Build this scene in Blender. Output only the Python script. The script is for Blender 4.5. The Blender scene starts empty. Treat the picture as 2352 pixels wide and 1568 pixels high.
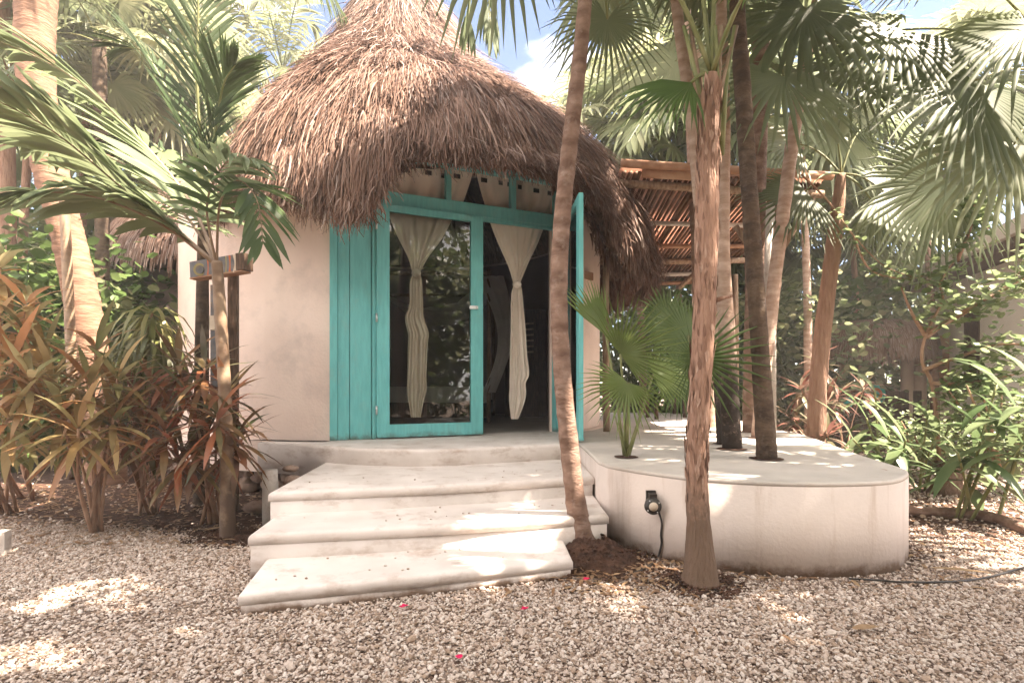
import bpy, bmesh, math, random
import numpy as np
from mathutils import Vector, Matrix
random.seed(7); RNG = np.random.default_rng(11)
S = bpy.context.scene; COL = S.collection
R_ = math.radians

# ---------------------------------------------------------------- camera, sky, sun, exposure
EYE = 1.1; FPX = 1250.0; CX = 1176.0; HY = 886.0          # eye height; lens and horizon in a 2352 px wide frame
cam = bpy.data.objects.new('camera', bpy.data.cameras.new('camera')); COL.objects.link(cam)
cam.location = (0, 0, EYE); cam.rotation_euler = (R_(90), 0, 0)
cam.data.sensor_width = 36; cam.data.lens = 36*FPX/2352; cam.data.shift_y = (HY-784)/2352
cam.data.clip_start = .05; cam.data.clip_end = 500
S.camera = cam
SUN_DIR = Vector((.50, -.085, .86)).normalized()             # towards the sun
w = bpy.data.worlds.new('World'); S.world = w; w.use_nodes = True
nt = w.node_tree; bg = nt.nodes['Background']
sky = nt.nodes.new('ShaderNodeTexSky'); sky.sky_type = 'NISHITA'; sky.sun_disc = False
sky.sun_elevation = math.asin(SUN_DIR.z); sky.sun_rotation = math.atan2(SUN_DIR.x, SUN_DIR.y)
sky.dust_density = .3; sky.air_density = .9; sky.ozone_density = 2.5
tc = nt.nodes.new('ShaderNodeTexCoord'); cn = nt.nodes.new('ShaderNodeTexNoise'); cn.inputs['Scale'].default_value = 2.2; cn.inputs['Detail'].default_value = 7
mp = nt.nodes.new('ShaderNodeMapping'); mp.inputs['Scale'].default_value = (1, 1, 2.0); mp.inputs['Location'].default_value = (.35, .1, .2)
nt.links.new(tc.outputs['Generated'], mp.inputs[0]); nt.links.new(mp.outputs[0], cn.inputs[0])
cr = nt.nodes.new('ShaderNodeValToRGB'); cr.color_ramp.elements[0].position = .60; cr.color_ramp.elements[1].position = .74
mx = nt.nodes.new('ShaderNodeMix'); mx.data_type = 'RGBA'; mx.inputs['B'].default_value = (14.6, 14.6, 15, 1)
sx = nt.nodes.new('ShaderNodeSeparateXYZ'); nt.links.new(tc.outputs['Generated'], sx.inputs[0])     # bright cloud bank added overhead and behind the camera as unseen fill light
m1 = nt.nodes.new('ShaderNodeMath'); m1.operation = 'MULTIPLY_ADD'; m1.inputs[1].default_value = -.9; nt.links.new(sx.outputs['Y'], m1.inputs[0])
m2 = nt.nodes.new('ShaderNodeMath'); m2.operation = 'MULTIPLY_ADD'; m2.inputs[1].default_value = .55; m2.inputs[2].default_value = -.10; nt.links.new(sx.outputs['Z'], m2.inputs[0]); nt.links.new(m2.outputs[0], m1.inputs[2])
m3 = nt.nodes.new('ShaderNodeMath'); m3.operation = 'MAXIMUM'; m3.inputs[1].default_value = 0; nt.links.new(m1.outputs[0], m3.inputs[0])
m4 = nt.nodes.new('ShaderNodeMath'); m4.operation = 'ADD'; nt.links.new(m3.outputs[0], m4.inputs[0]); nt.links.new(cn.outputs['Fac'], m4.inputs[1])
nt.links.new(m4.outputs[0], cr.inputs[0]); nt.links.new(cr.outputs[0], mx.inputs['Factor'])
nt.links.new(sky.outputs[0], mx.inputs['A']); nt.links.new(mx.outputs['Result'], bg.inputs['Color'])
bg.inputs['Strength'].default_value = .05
sl = bpy.data.lights.new('sun', 'SUN'); sl.energy = 5.0; sl.angle = R_(.6); sl.color = (1, .93, .82)
so = bpy.data.objects.new('sun', sl); COL.objects.link(so); so.rotation_euler = (-SUN_DIR).to_track_quat('-Z', 'Y').to_euler()
vs = S.view_settings; vs.view_transform = 'Standard'; vs.look = 'None'; vs.gamma = 1; vs.use_curve_mapping = False
vs.exposure = 2.9
vs.use_white_balance = True; vs.white_balance_temperature = 7200; vs.white_balance_tint = 16
S.cycles.max_bounces = 7; S.cycles.diffuse_bounces = 4; S.cycles.transmission_bounces = 5; S.cycles.transparent_max_bounces = 8
S.cycles.caustics_reflective = False; S.cycles.caustics_refractive = False; S.cycles.use_denoising = True

# ---------------------------------------------------------------- helpers
def P(px, py, Y): return Vector(((px-CX)/FPX*Y, Y, EYE-(py-HY)/FPX*Y))
def G(px, py, z=0.0):
    Y = FPX*(EYE-z)/(py-HY); return Vector(((px-CX)/FPX*Y, Y, z))
def lin(*c):
    return tuple(((x/255)/12.92 if x/255 <= .04045 else ((x/255+.055)/1.055)**2.4) for x in c)
def tag(o, label=None, cat=None, group=None, kind=None):
    if label: o['label'] = label
    if cat: o['category'] = cat
    if group: o['group'] = group
    if kind: o['kind'] = kind
    return o
def empty(name, loc=(0, 0, 0), label=None, cat=None, group=None):
    o = bpy.data.objects.new(name, None); COL.objects.link(o); o.location = loc; o.empty_display_size = .2
    return tag(o, label, cat, group)
def link(name, me, parent=None):
    o = bpy.data.objects.new(name, me); COL.objects.link(o)
    if parent is not None:
        o.parent = parent
        q = parent; off = Vector((0, 0, 0))
        while q is not None: off += q.location; q = q.parent
        o.location = -off                      # meshes are written in world coordinates
    return o
class MB:
    """collects vertices and faces, with one random value per vertex"""
    def __init__(s): s.v = []; s.f3 = []; s.f4 = []; s.a = []; s.n = 0
    def add(s, V, F3=None, F4=None, a=0.5):
        V = np.asarray(V, float).reshape(-1, 3); s.v.append(V)
        s.a.append(np.broadcast_to(np.asarray(a, float), (len(V),)).copy())
        if F3 is not None and len(F3): s.f3.append(np.asarray(F3, int).reshape(-1, 3)+s.n)
        if F4 is not None and len(F4): s.f4.append(np.asarray(F4, int).reshape(-1, 4)+s.n)
        s.n += len(V)
    def mesh(s, name, mat, smooth=True):
        V = np.concatenate(s.v); A = np.concatenate(s.a)
        f3 = np.concatenate(s.f3) if s.f3 else np.zeros((0, 3), int); f4 = np.concatenate(s.f4) if s.f4 else np.zeros((0, 4), int)
        me = bpy.data.meshes.new(name); nl = len(f3)*3+len(f4)*4
        me.vertices.add(len(V)); me.vertices.foreach_set('co', V.astype(np.float32).ravel())
        me.loops.add(nl); me.loops.foreach_set('vertex_index', np.concatenate([f3.ravel(), f4.ravel()]).astype(np.int32))
        me.polygons.add(len(f3)+len(f4))
        ls = np.concatenate([np.arange(len(f3))*3, len(f3)*3+np.arange(len(f4))*4]).astype(np.int32)
        me.polygons.foreach_set('loop_start', ls)
        me.polygons.foreach_set('use_smooth', np.full(len(ls), smooth, dtype=bool))
        me.update(calc_edges=True)
        at = me.attributes.new('var', 'FLOAT', 'POINT'); at.data.foreach_set('value', A.astype(np.float32))
        me.materials.append(mat); return me
    def build(s, name, mat, parent=None, smooth=True): return link(name, s.mesh(name, mat, smooth), parent)
    def tube(s, pts, rad, n=10, cap=True, bump=0, a=.5, ring=None):
        pts = [Vector(p) for p in pts]; m = len(pts); rad = rad if hasattr(rad, '__len__') else [rad]*m
        base = s.n; V = []; up = Vector((0, 0, 1)); prev = None
        for i, p in enumerate(pts):
            t = (pts[min(i+1, m-1)]-pts[max(i-1, 0)]).normalized()
            if prev is None: x = t.cross(Vector((.31, .95, .05))).normalized()
            else: x = (prev-t*prev.dot(t)).normalized()
            prev = x; y = t.cross(x)
            for k in range(n):
                an = 2*math.pi*k/n; r = rad[i]*(1+bump*random.uniform(-1, 1))
                V.append(p+x*math.cos(an)*r+y*math.sin(an)*r)
        F = [(i*n+k, i*n+(k+1) % n, (i+1)*n+(k+1) % n, (i+1)*n+k) for i in range(m-1) for k in range(n)]
        F3 = []
        if cap:
            V.append(pts[0]); V.append(pts[-1]); c0 = m*n
            F3 = [(c0, (k+1) % n, k) for k in range(n)]+[(c0+1, (m-1)*n+k, (m-1)*n+(k+1) % n) for k in range(n)]
        s.add([tuple(v) for v in V], F3, F, a)
    def box(s, c, size, rz=0, M=None, a=.5):
        hx, hy, hz = [q/2 for q in size]; M = M or Matrix.Rotation(rz, 3, 'Z'); c = Vector(c)
        V = [c+M@Vector((x*hx, y*hy, z*hz)) for z in (-1, 1) for x, y in ((-1, -1), (1, -1), (1, 1), (-1, 1))]
        s.add([tuple(v) for v in V], None, [(3, 2, 1, 0), (4, 5, 6, 7), (0, 1, 5, 4), (1, 2, 6, 5), (2, 3, 7, 6), (3, 0, 4, 7)], a)
    def bar(s, p, q, wd, ht, a=.5):
        p, q = Vector(p), Vector(q); d = (q-p); L = d.length; d.normalize()
        side = d.cross(Vector((0, 0, 1))); side = side.normalized() if side.length > .01 else Vector((1, 0, 0)); up = side.cross(d)
        s.box((p+q)/2, (L, wd, ht), M=Matrix((d, side, up)).transposed(), a=a)
def smooth_pts(pts, n=6):
    """Catmull-Rom through the given rows (any dimension)"""
    A = np.array([list(p) for p in pts], float); out = []
    for i in range(len(A)-1):
        p0, p1, p2, p3 = A[max(i-1, 0)], A[i], A[i+1], A[min(i+2, len(A)-1)]
        for k in range(n):
            t = k/n; out.append(.5*((2*p1)+(-p0+p2)*t+(2*p0-5*p1+4*p2-p3)*t*t+(-p0+3*p1-3*p2+p3)*t**3))
    out.append(A[-1]); return np.array(out)
def prism(name, poly, z0, z1, mat, parent=None, bevel=0.0, seg=3, holes=None):
    bm = bmesh.new(); vs_ = [bm.verts.new((x, y, z1)) for x, y in poly]; f = bm.faces.new(vs_)
    if f.normal.z < 0: f.normal_flip()
    ret = bmesh.ops.extrude_face_region(bm, geom=[f])
    for v in [e for e in ret['geom'] if isinstance(e, bmesh.types.BMVert)]: v.co.z = z0
    bmesh.ops.recalc_face_normals(bm, faces=bm.faces)
    if bevel:
        ed = [e for e in bm.edges if all(abs(v.co.z-z1) < 1e-5 for v in e.verts)]
        bmesh.ops.bevel(bm, geom=ed, offset=bevel, segments=seg, affect='EDGES', profile=.5)
    for f in bm.faces: f.smooth = abs(f.normal.z) < .98
    me = bpy.data.meshes.new(name); bm.to_mesh(me); bm.free(); me.materials.append(mat)
    return link(name, me, parent)
def round_poly(pts, n=5): 
    A = smooth_pts(list(pts), n); return [tuple(p) for p in A]

# ---------------------------------------------------------------- materials
MATS = {}
def mat(name, c1, c2=None, scale=4., rough=.8, bump=0., bscale=None, detail=8, stretch=(1, 1, 1), var=None, trans=0., spec=.3, c3=None, coord='Object', dirt=None, metal=0., lo=.35, hi=.65, base=None):
    if name in MATS: return MATS[name]
    m = bpy.data.materials.new(name); m.use_nodes = True; N = m.node_tree.nodes; L = m.node_tree.links; b = N['Principled BSDF']
    b.inputs['Roughness'].default_value = rough; b.inputs['Specular IOR Level'].default_value = spec; b.inputs['Metallic'].default_value = metal
    c2 = c2 or c1
    tc = N.new('ShaderNodeTexCoord'); mp = N.new('ShaderNodeMapping'); mp.inputs['Scale'].default_value = stretch
    L.new(tc.outputs[coord], mp.inputs[0])
    no = N.new('ShaderNodeTexNoise'); no.inputs['Scale'].default_value = scale; no.inputs['Detail'].default_value = detail; L.new(mp.outputs[0], no.inputs[0])
    cr = N.new('ShaderNodeValToRGB'); cr.color_ramp.elements[0].position = lo; cr.color_ramp.elements[1].position = hi
    cr.color_ramp.elements[0].color = (*c1, 1); cr.color_ramp.elements[1].color = (*c2, 1); L.new(no.outputs['Fac'], cr.inputs[0])
    out = cr.outputs[0]
    if var:                                                  # second colour pair, chosen by the 'var' attribute of each leaf/strand/stone
        at = N.new('ShaderNodeAttribute'); at.attribute_name = 'var'
        r2 = N.new('ShaderNodeValToRGB'); els = r2.color_ramp.elements
        els[0].position = 0; els[0].color = (*var[0], 1); els[1].position = 1; els[1].color = (*var[-1], 1)
        for k, c in enumerate(var[1:-1]): e = els.new((k+1)/(len(var)-1)); e.color = (*c, 1)
        L.new(at.outputs['Fac'], r2.inputs[0])
        mm = N.new('ShaderNodeMix'); mm.data_type = 'RGBA'; mm.inputs['Factor'].default_value = .72
        L.new(out, mm.inputs['A']); L.new(r2.outputs[0], mm.inputs['B']); out = mm.outputs['Result']
    if dirt:
        n2 = N.new('ShaderNodeTexNoise'); n2.inputs['Scale'].default_value = dirt[1]; n2.inputs['Detail'].default_value = 10; n2.inputs['Roughness'].default_value = .7
        mp2 = N.new('ShaderNodeMapping'); mp2.inputs['Scale'].default_value = dirt[3] if len(dirt) > 3 else (1, 1, 1); L.new(tc.outputs[coord], mp2.inputs[0]); L.new(mp2.outputs[0], n2.inputs[0])
        r3 = N.new('ShaderNodeValToRGB'); r3.color_ramp.elements[0].position = .52; r3.color_ramp.elements[1].position = .74; L.new(n2.outputs['Fac'], r3.inputs[0])
        ml = N.new('ShaderNodeMath'); ml.operation = 'MULTIPLY'; ml.inputs[1].default_value = dirt[2]; L.new(r3.outputs[0], ml.inputs[0])
        m3 = N.new('ShaderNodeMix'); m3.data_type = 'RGBA'; L.new(ml.outputs[0], m3.inputs['Factor']); L.new(out, m3.inputs['A']); m3.inputs['B'].default_value = (*dirt[0], 1); out = m3.outputs['Result']
    if base:                                                 # splashed soil along the foot
        sz = N.new('ShaderNodeSeparateXYZ'); L.new(tc.outputs['Object'], sz.inputs[0]); n4 = N.new('ShaderNodeTexNoise'); n4.inputs['Scale'].default_value = 7; n4.inputs['Detail'].default_value = 9; n4.inputs['Roughness'].default_value = .75; L.new(tc.outputs['Object'], n4.inputs[0])
        mr = N.new('ShaderNodeMapRange'); mr.inputs['From Min'].default_value = base[0]; mr.inputs['From Max'].default_value = base[1]; mr.inputs['To Min'].default_value = 1.15; mr.inputs['To Max'].default_value = 0; L.new(sz.outputs[2], mr.inputs['Value'])
        mm4 = N.new('ShaderNodeMath'); mm4.operation = 'MULTIPLY'; L.new(mr.outputs[0], mm4.inputs[0]); L.new(n4.outputs['Fac'], mm4.inputs[1])
        r4 = N.new('ShaderNodeValToRGB'); r4.color_ramp.elements[0].position = .3; r4.color_ramp.elements[1].position = .52; r4.color_ramp.elements[1].color = (.95, .95, .95, 1); L.new(mm4.outputs[0], r4.inputs[0])
        m5 = N.new('ShaderNodeMix'); m5.data_type = 'RGBA'; L.new(r4.outputs[0], m5.inputs['Factor']); L.new(out, m5.inputs['A']); m5.inputs['B'].default_value = (*base[2], 1); out = m5.outputs['Result']
    L.new(out, b.inputs['Base Color'])
    if bump:
        nb = N.new('ShaderNodeTexNoise'); nb.inputs['Scale'].default_value = bscale or scale*3; nb.inputs['Detail'].default_value = 6; L.new(mp.outputs[0], nb.inputs[0])
        bp = N.new('ShaderNodeBump'); bp.inputs['Strength'].default_value = bump; bp.inputs['Distance'].default_value = .02; L.new(nb.outputs['Fac'], bp.inputs['Height']); L.new(bp.outputs[0], b.inputs['Normal'])
    if trans:
        tr = N.new('ShaderNodeBsdfTranslucent'); ms = N.new('ShaderNodeMixShader'); ms.inputs[0].default_value = trans
        hs = N.new('ShaderNodeHueSaturation'); hs.inputs['Value'].default_value = 1.5; hs.inputs['Hue'].default_value = .492; hs.inputs['Saturation'].default_value = .9; L.new(out, hs.inputs['Color']); L.new(hs.outputs[0], tr.inputs[0])
        L.new(b.outputs[0], ms.inputs[1]); L.new(tr.outputs[0], ms.inputs[2]); L.new(ms.outputs[0], N['Material Output'].inputs[0])
    MATS[name] = m; return m
STAIN = (.36, .20, .12)
M_stucco = mat('white_stucco', (.70, .55, .48), (.80, .66, .58), 1.3, .9, .25, 40, dirt=((.44, .37, .34), 1.5, .6))
M_step = mat('polished_concrete', (.56, .50, .46), (.68, .62, .58), 2.5, .75, .25, 14, dirt=((.30, .20, .14), 4.5, .75, (1, 1, 2.2)), base=(.0, .10, (.20, .13, .09)))
M_terrace = mat('terrace_stucco', (.57, .49, .44), (.66, .58, .53), 1.5, .9, .12, 40, dirt=((.36, .25, .18), 2.4, .6, (4, 4, .4)), base=(.0, .16, (.24, .16, .11)))
M_floor = mat('terrace_floor', (.46, .42, .38), (.56, .51, .46), 2.5, .75, .1, 30, dirt=((.35, .27, .2), 9, .35))
M_teal = mat('teal_paint', (.115, .44, .45), (.15, .52, .52), 6, .5, .12, 30, stretch=(6, 6, .8), dirt=((.22, .42, .40), 9, .55, (1, 1, .5)), base=(.52, .72, (.10, .16, .14)))
M_darkwood = mat('dark_wood', (.05, .03, .02), (.12, .07, .045), 8, .8, .3, stretch=(6, 6, 1))
M_wood = mat('weathered_wood', (.20, .12, .075), (.38, .27, .19), 6, .85, .4, stretch=(5, 5, 1))
M_palewood = mat('pale_painted_wood', (.45, .40, .36), (.62, .57, .52), 5, .85, .3, dirt=((.2, .11, .06), 12, .6))
M_orangewood = mat('orange_wood', (.26, .12, .065), (.42, .25, .16), 5, .75, .2)
M_sheet = mat('roof_sheet', (.42, .27, .20), (.52, .36, .28), 5, .85, trans=.55)
M_thatch_base = mat('thatch_under', (.06, .034, .022), (.13, .075, .05), 14, 1, .8, 60)
M_thatch = mat('thatch', (.17, .09, .055), (.30, .18, .125), 3, .75, var=[(.04, .020, .013), (.12, .058, .036), (.19, .115, .086), (.32, .25, .22), (.52, .46, .43)], trans=.12)
M_cloth = mat('cream_cloth', (.82, .71, .62), (.90, .80, .71), 4, .95, .15, 200, trans=.06)
M_net = mat('white_netting', (.62, .58, .56), (.7, .66, .63), 5, .95, trans=.4)
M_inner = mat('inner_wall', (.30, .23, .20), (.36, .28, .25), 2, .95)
M_blackm = mat('black_metal', (.015, .013, .012), (.03, .025, .02), 8, .45, spec=.5)
M_steel = mat('steel', (.5, .5, .5), (.6, .6, .6), 8, .35, metal=.8)
M_lens = mat('lens', (.5, .42, .33), (.6, .5, .4), 8, .2, spec=.6)
M_rock = mat('limestone_rock', (.16, .10, .075), (.32, .23, .18), 5, .95, .8, 20)
M_soil = mat('root_soil', (.028, .014, .009), (.085, .042, .027), 14, 1, 1., 60, dirt=((.17, .10, .065), 30, .6))
M_petal = mat('magenta_petal', (.55, .005, .07), (.7, .02, .12), 20, .6, trans=.3)
M_bark_smooth = mat('smooth_palm_bark', (.13, .075, .052), (.26, .17, .13), 7, .9, .5, 30, stretch=(1, 1, 2.2), dirt=((.42, .34, .29), 14, .5))
M_bark_pale = mat('pale_palm_bark', (.34, .22, .165), (.50, .37, .30), 6, .9, .4, 30, stretch=(1, 1, 3), dirt=((.16, .09, .06), 9, .4))
M_bark_dark = mat('dark_palm_bark', (.05, .033, .024), (.11, .075, .05), 7, .95, .5, 30, stretch=(1, 1, 2.5), dirt=((.25, .2, .16), 16, .4))
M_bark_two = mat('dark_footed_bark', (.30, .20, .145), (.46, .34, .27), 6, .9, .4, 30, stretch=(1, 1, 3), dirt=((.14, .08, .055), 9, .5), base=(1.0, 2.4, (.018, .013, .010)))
M_bark_shag = mat('shaggy_bark', (.12, .065, .045), (.44, .29, .22), 11, .95, 1., 26, stretch=(3, 3, .5), var=[(.15, .075, .05), (.34, .20, .14), (.52, .36, .28)], base=(.35, 1.0, (.15, .10, .07)))
M_bark_coco = mat('coconut_bark', (.14, .075, .048), (.28, .16, .105), 5, .9, .5, 14, stretch=(1, 1, 6))
M_cane = mat('bamboo_cane', (.15, .09, .055), (.31, .22, .145), 5, .6, .2, stretch=(1, 1, 1.5), spec=.4, base=(.1, 1.25, (.075, .045, .03)))
M_stem = mat('green_stem', (.13, .15, .055), (.22, .22, .10), 8, .6)
M_twig = mat('brown_twig', (.25, .14, .09), (.40, .26, .18), 8, .85)
def leafmat(name, var, trans=.38, rough=.42, spec=.45):
    return mat(name, var[0], var[-1], 3., rough, var=var, trans=trans, spec=spec)
L_fan = leafmat('fan_leaf', [(.045, .085, .022), (.07, .13, .03), (.11, .17, .05)])
L_fan2 = leafmat('grey_fan_leaf', [(.085, .115, .055), (.125, .16, .08), (.19, .22, .12)], .45, .5)
L_frond = leafmat('frond_leaf', [(.08, .115, .05), (.135, .175, .085), (.20, .235, .13)], .28, .6, .25)
L_dark = leafmat('dark_frond_leaf', [(.018, .035, .012), (.03, .055, .018), (.05, .08, .03)], .15, .55, .25)
L_bg = leafmat('jungle_leaf', [(.06, .09, .035), (.11, .145, .06), (.17, .195, .10), (.25, .25, .14)], .45)
L_dry = leafmat('dry_leaf', [(.20, .10, .05), (.30, .18, .10), (.42, .30, .18)], .3)
L_cord = leafmat('cordyline_leaf', [(.035, .06, .025), (.20, .045, .025), (.06, .10, .045), (.36, .085, .035), (.09, .12, .055), (.42, .17, .07)], .4, .35, .5)
L_cordy = leafmat('bronze_leaf', [(.06, .10, .035), (.30, .10, .035), (.12, .16, .06), (.44, .16, .05), (.20, .21, .09), (.52, .38, .18)], .4, .4)
L_red = leafmat('red_leaf', [(.10, .03, .022), (.17, .05, .035), (.05, .05, .025), (.07, .10, .04), (.28, .19, .14)], .25)
L_ging = leafmat('ginger_leaf', [(.05, .10, .035), (.09, .145, .055), (.17, .21, .11)], .35)
L_round = leafmat('round_leaf', [(.06, .11, .04), (.13, .19, .07), (.26, .30, .16)], .4)
L_stripe = leafmat('striped_leaf', [(.05, .08, .025), (.16, .17, .05), (.34, .31, .12)], .3)
def gravel_ground():
    m = bpy.data.materials.new('gravel_ground'); m.use_nodes = True; N = m.node_tree.nodes; L = m.node_tree.links; b = N['Principled BSDF']; b.inputs['Roughness'].default_value = .95
    tc = N.new('ShaderNodeTexCoord'); vo = N.new('ShaderNodeTexVoronoi'); vo.inputs['Scale'].default_value = 42; L.new(tc.outputs['Object'], vo.inputs[0])
    no = N.new('ShaderNodeTexNoise'); no.inputs['Scale'].default_value = .5; no.inputs['Detail'].default_value = 6; L.new(tc.outputs['Object'], no.inputs[0])
    c = N.new('ShaderNodeValToRGB'); e = c.color_ramp.elements; e[0].color = (.10, .058, .04, 1); e[1].color = (.42, .33, .27, 1); e[0].position = .35; e[1].position = .75
    sp = N.new('ShaderNodeSeparateColor'); L.new(vo.outputs['Color'], sp.inputs[0]); L.new(sp.outputs[0], c.inputs[0])
    mx = N.new('ShaderNodeMix'); mx.data_type = 'RGBA'; L.new(no.outputs['Fac'], mx.inputs['Factor']); L.new(c.outputs[0], mx.inputs['B']); mx.inputs['A'].default_value = (.085, .05, .034, 1)
    L.new(mx.outputs['Result'], b.inputs['Base Color'])
    bp = N.new('ShaderNodeBump'); bp.inputs['Distance'].default_value = .02; bp.inputs['Strength'].default_value = .8; bp.invert = True; L.new(vo.outputs['Distance'], bp.inputs['Height']); L.new(bp.outputs[0], b.inputs['Normal'])
    return m
M_ground = gravel_ground()
M_pebble = mat('pebble', (.38, .30, .23), (.50, .42, .34), 30, .85, var=[(.09, .045, .028), (.26, .17, .115), (.44, .35, .305), (.55, .47, .42), (.66, .60, .56)])
def glass():
    m = bpy.data.materials.new('window_glass'); m.use_nodes = True; N = m.node_tree.nodes; L = m.node_tree.links
    for n in list(N): 
        if n.type == 'BSDF_PRINCIPLED': N.remove(n)
    tr = N.new('ShaderNodeBsdfTransparent'); tr.inputs[0].default_value = (.93, .95, .93, 1); gl = N.new('ShaderNodeBsdfGlossy'); gl.inputs['Roughness'].default_value = .01
    fr = N.new('ShaderNodeFresnel'); fr.inputs[0].default_value = 1.5; ms = N.new('ShaderNodeMixShader')
    L.new(fr.outputs[0], ms.inputs[0]); L.new(tr.outputs[0], ms.inputs[1]); L.new(gl.outputs[0], ms.inputs[2]); L.new(ms.outputs[0], N['Material Output'].inputs[0]); return m
M_glass = glass()

# ---------------------------------------------------------------- ground
gb = MB(); gb.add([(-70, -20, 0), (70, -20, 0), (70, 120, 0), (-70, 120, 0)], None, [(0, 1, 2, 3)])
tag(gb.build('ground', M_ground), kind='structure')

def sheet(name, poly, z, m):
    b = MB(); n = len(poly); b.add([(sum(p[0] for p in poly)/n, sum(p[1] for p in poly)/n, z)]+[(x, y, z) for x, y in poly], [(0, k+1, (k+1) % n+1) for k in range(n)]); return tag(b.build(name, m), kind='structure')
sheet('planting_bed_soil', [tuple(p) for p in smooth_pts([(-9, 5.6), (-6, 5.1), (-4.5, 4.7), (-3.2, 4.3), (-2.4, 3.95), (-1.9, 3.75), (-1.62, 4.1), (-1.7, 4.8), (-2.2, 6), (-3.5, 9), (-9, 10)], 4)], .004, M_soil)
sheet('garden_soil', [tuple(p) for p in smooth_pts([(2.2, 3.35), (2.9, 3.5), (3.7, 3.75), (4.8, 4.3), (5.4, 5.0), (5.6, 7), (8, 9.5), (7, 13), (3.5, 12), (2.6, 8), (2.4, 4.4)], 4)], .004, M_soil)
# hut plan -------------------------------------------------------
C = Vector((-1.67, 8.46)); RW = 3.0; DZ = .55               # centre, wall radius, floor height
A = Vector((-1.83, 5.46)); YAW = R_(23.5); U = Vector((math.cos(YAW), math.sin(YAW))); NI = Vector((-U.y, U.x)); TB = 2.62
def dp(t, off=0., z=0.): q = A+U*t+NI*off; return Vector((q.x, q.y, z))
def tpx(px, off=0.):
    k = (px-CX)/FPX; q = A+NI*off; return (k*q.y-q.x)/(U.x-k*U.y)
def dpx(px, py, off=0.):
    t = tpx(px, off); q = A+NI*off+U*t; return Vector((q.x, q.y, EYE-(py-HY)/FPX*q.y))

# raised terrace -------------------------------------------------
TP = [(.65, 4.9), (.645, 4.3), (.64, 4.02), (.66, 3.92)]
tc_ = [(1400, 1066), (1450, 1075), (1520, 1085), (1600, 1094), (1700, 1101), (1800, 1105), (1900, 1106), (2000, 1104), (2055, 1099), (2080, 1090), (2085, 1078), (2050, 1065), (2000, 1050), (1940, 1030), (1870, 1005), (1800, 985), (1730, 972)]
curve = [G(a, b, DZ) for a, b in tc_]
TP += [(p.x, p.y) for p in curve] + [(3.7, 9.5), (3.2, 11.2), (1.6, 11.4), (.2, 10.3), (.9, 9.3), (1.15, 8.0), (.9, 7.0), (.65, 6.2)]
TPs = [TP[0], TP[1], TP[2]]+[tuple(p[:2]) for p in smooth_pts([(x, y) for x, y in TP[2:24]], 3)][1:]+TP[24:]
terrace = empty('raised_terrace', (1.8, 4, 0), 'low white curved plaster terrace with palm trunks growing through holes in its top', 'terrace')
prism('wall', TPs, -.05, DZ-.03, M_terrace, terrace)
prism('deck', [(x, y) for x, y in TPs], DZ-.03, DZ-.004, M_floor, terrace, .014, 3)
def hole(px, py, r):
    p = G(px, py, DZ); b = MB(); n = 22; V = [(p.x, p.y, DZ+.0035)]+[(p.x+r*math.cos(2*math.pi*k/n)*random.uniform(.93, 1.05), p.y+r*math.sin(2*math.pi*k/n)*random.uniform(.93, 1.05), DZ+.003) for k in range(n)]
    b.add(V, [(0, k+1, (k+1) % n+1) for k in range(n)]); b.build('planting_hole', M_soil, terrace); return p
# steps -----------------------------------------------------------
stairs = empty('entrance_steps', (-.5, 3.6, 0), 'wide white plaster steps, bowed at the top, leading up to the turquoise doors', 'steps')
def bow(p, q, n=10, b=.04):
    p, q = Vector(p), Vector(q); d = q-p; nn = Vector((d.y, -d.x)).normalized(); return [tuple(p+d*(k/n)+nn*b*math.sin(math.pi*k/n)) for k in range(n+1)]
Z1, Z2, Z3 = .112, .257, .403
def step(front, back, z0, z1, lip=.014):
    # nosing slab overhanging a slightly set back riser
    prism('step', front+back, z1-.062, z1, M_step, stairs, .03, 5)
    c = Vector((sum(p[0] for p in front+back)/len(front+back), sum(p[1] for p in front+back)/len(front+back)))
    ins = [tuple(Vector(p)+(c-Vector(p)).normalized()*lip) for p in front]+back
    prism('riser', ins, z0, z1-.055, M_step, stairs)
step(bow((-1.31, 2.60), (.35, 3.12), 12, .015), [(.33, 3.7), (-1.47, 3.4)], -.02, Z1)
step(bow((-1.50, 3.09), (.638, 3.58), 12, .03), [(.64, 4.4), (-1.60, 4.0)], -.02, Z2)
step(bow((-1.60, 3.57), (.635, 4.20), 12, .05), [(.64, 5.2), (-1.72, 5.0)], .0, Z3)
land = [(-2.75, 5.55), (-2.3, 5.36), (-2.07, 5.25), (-1.8, 5.02), (-1.46, 4.84), (-1.15, 4.75), (-.85, 4.71), (-.55, 4.76), (-.30, 4.86), (.1, 5.02), (.5, 5.2), (.64, 5.3)]
prism('landing', round_poly(land, 3)+[(.64, 6.6), (-1.5, 6.2)], .24, DZ, M_step, stairs, .03, 4)

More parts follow.
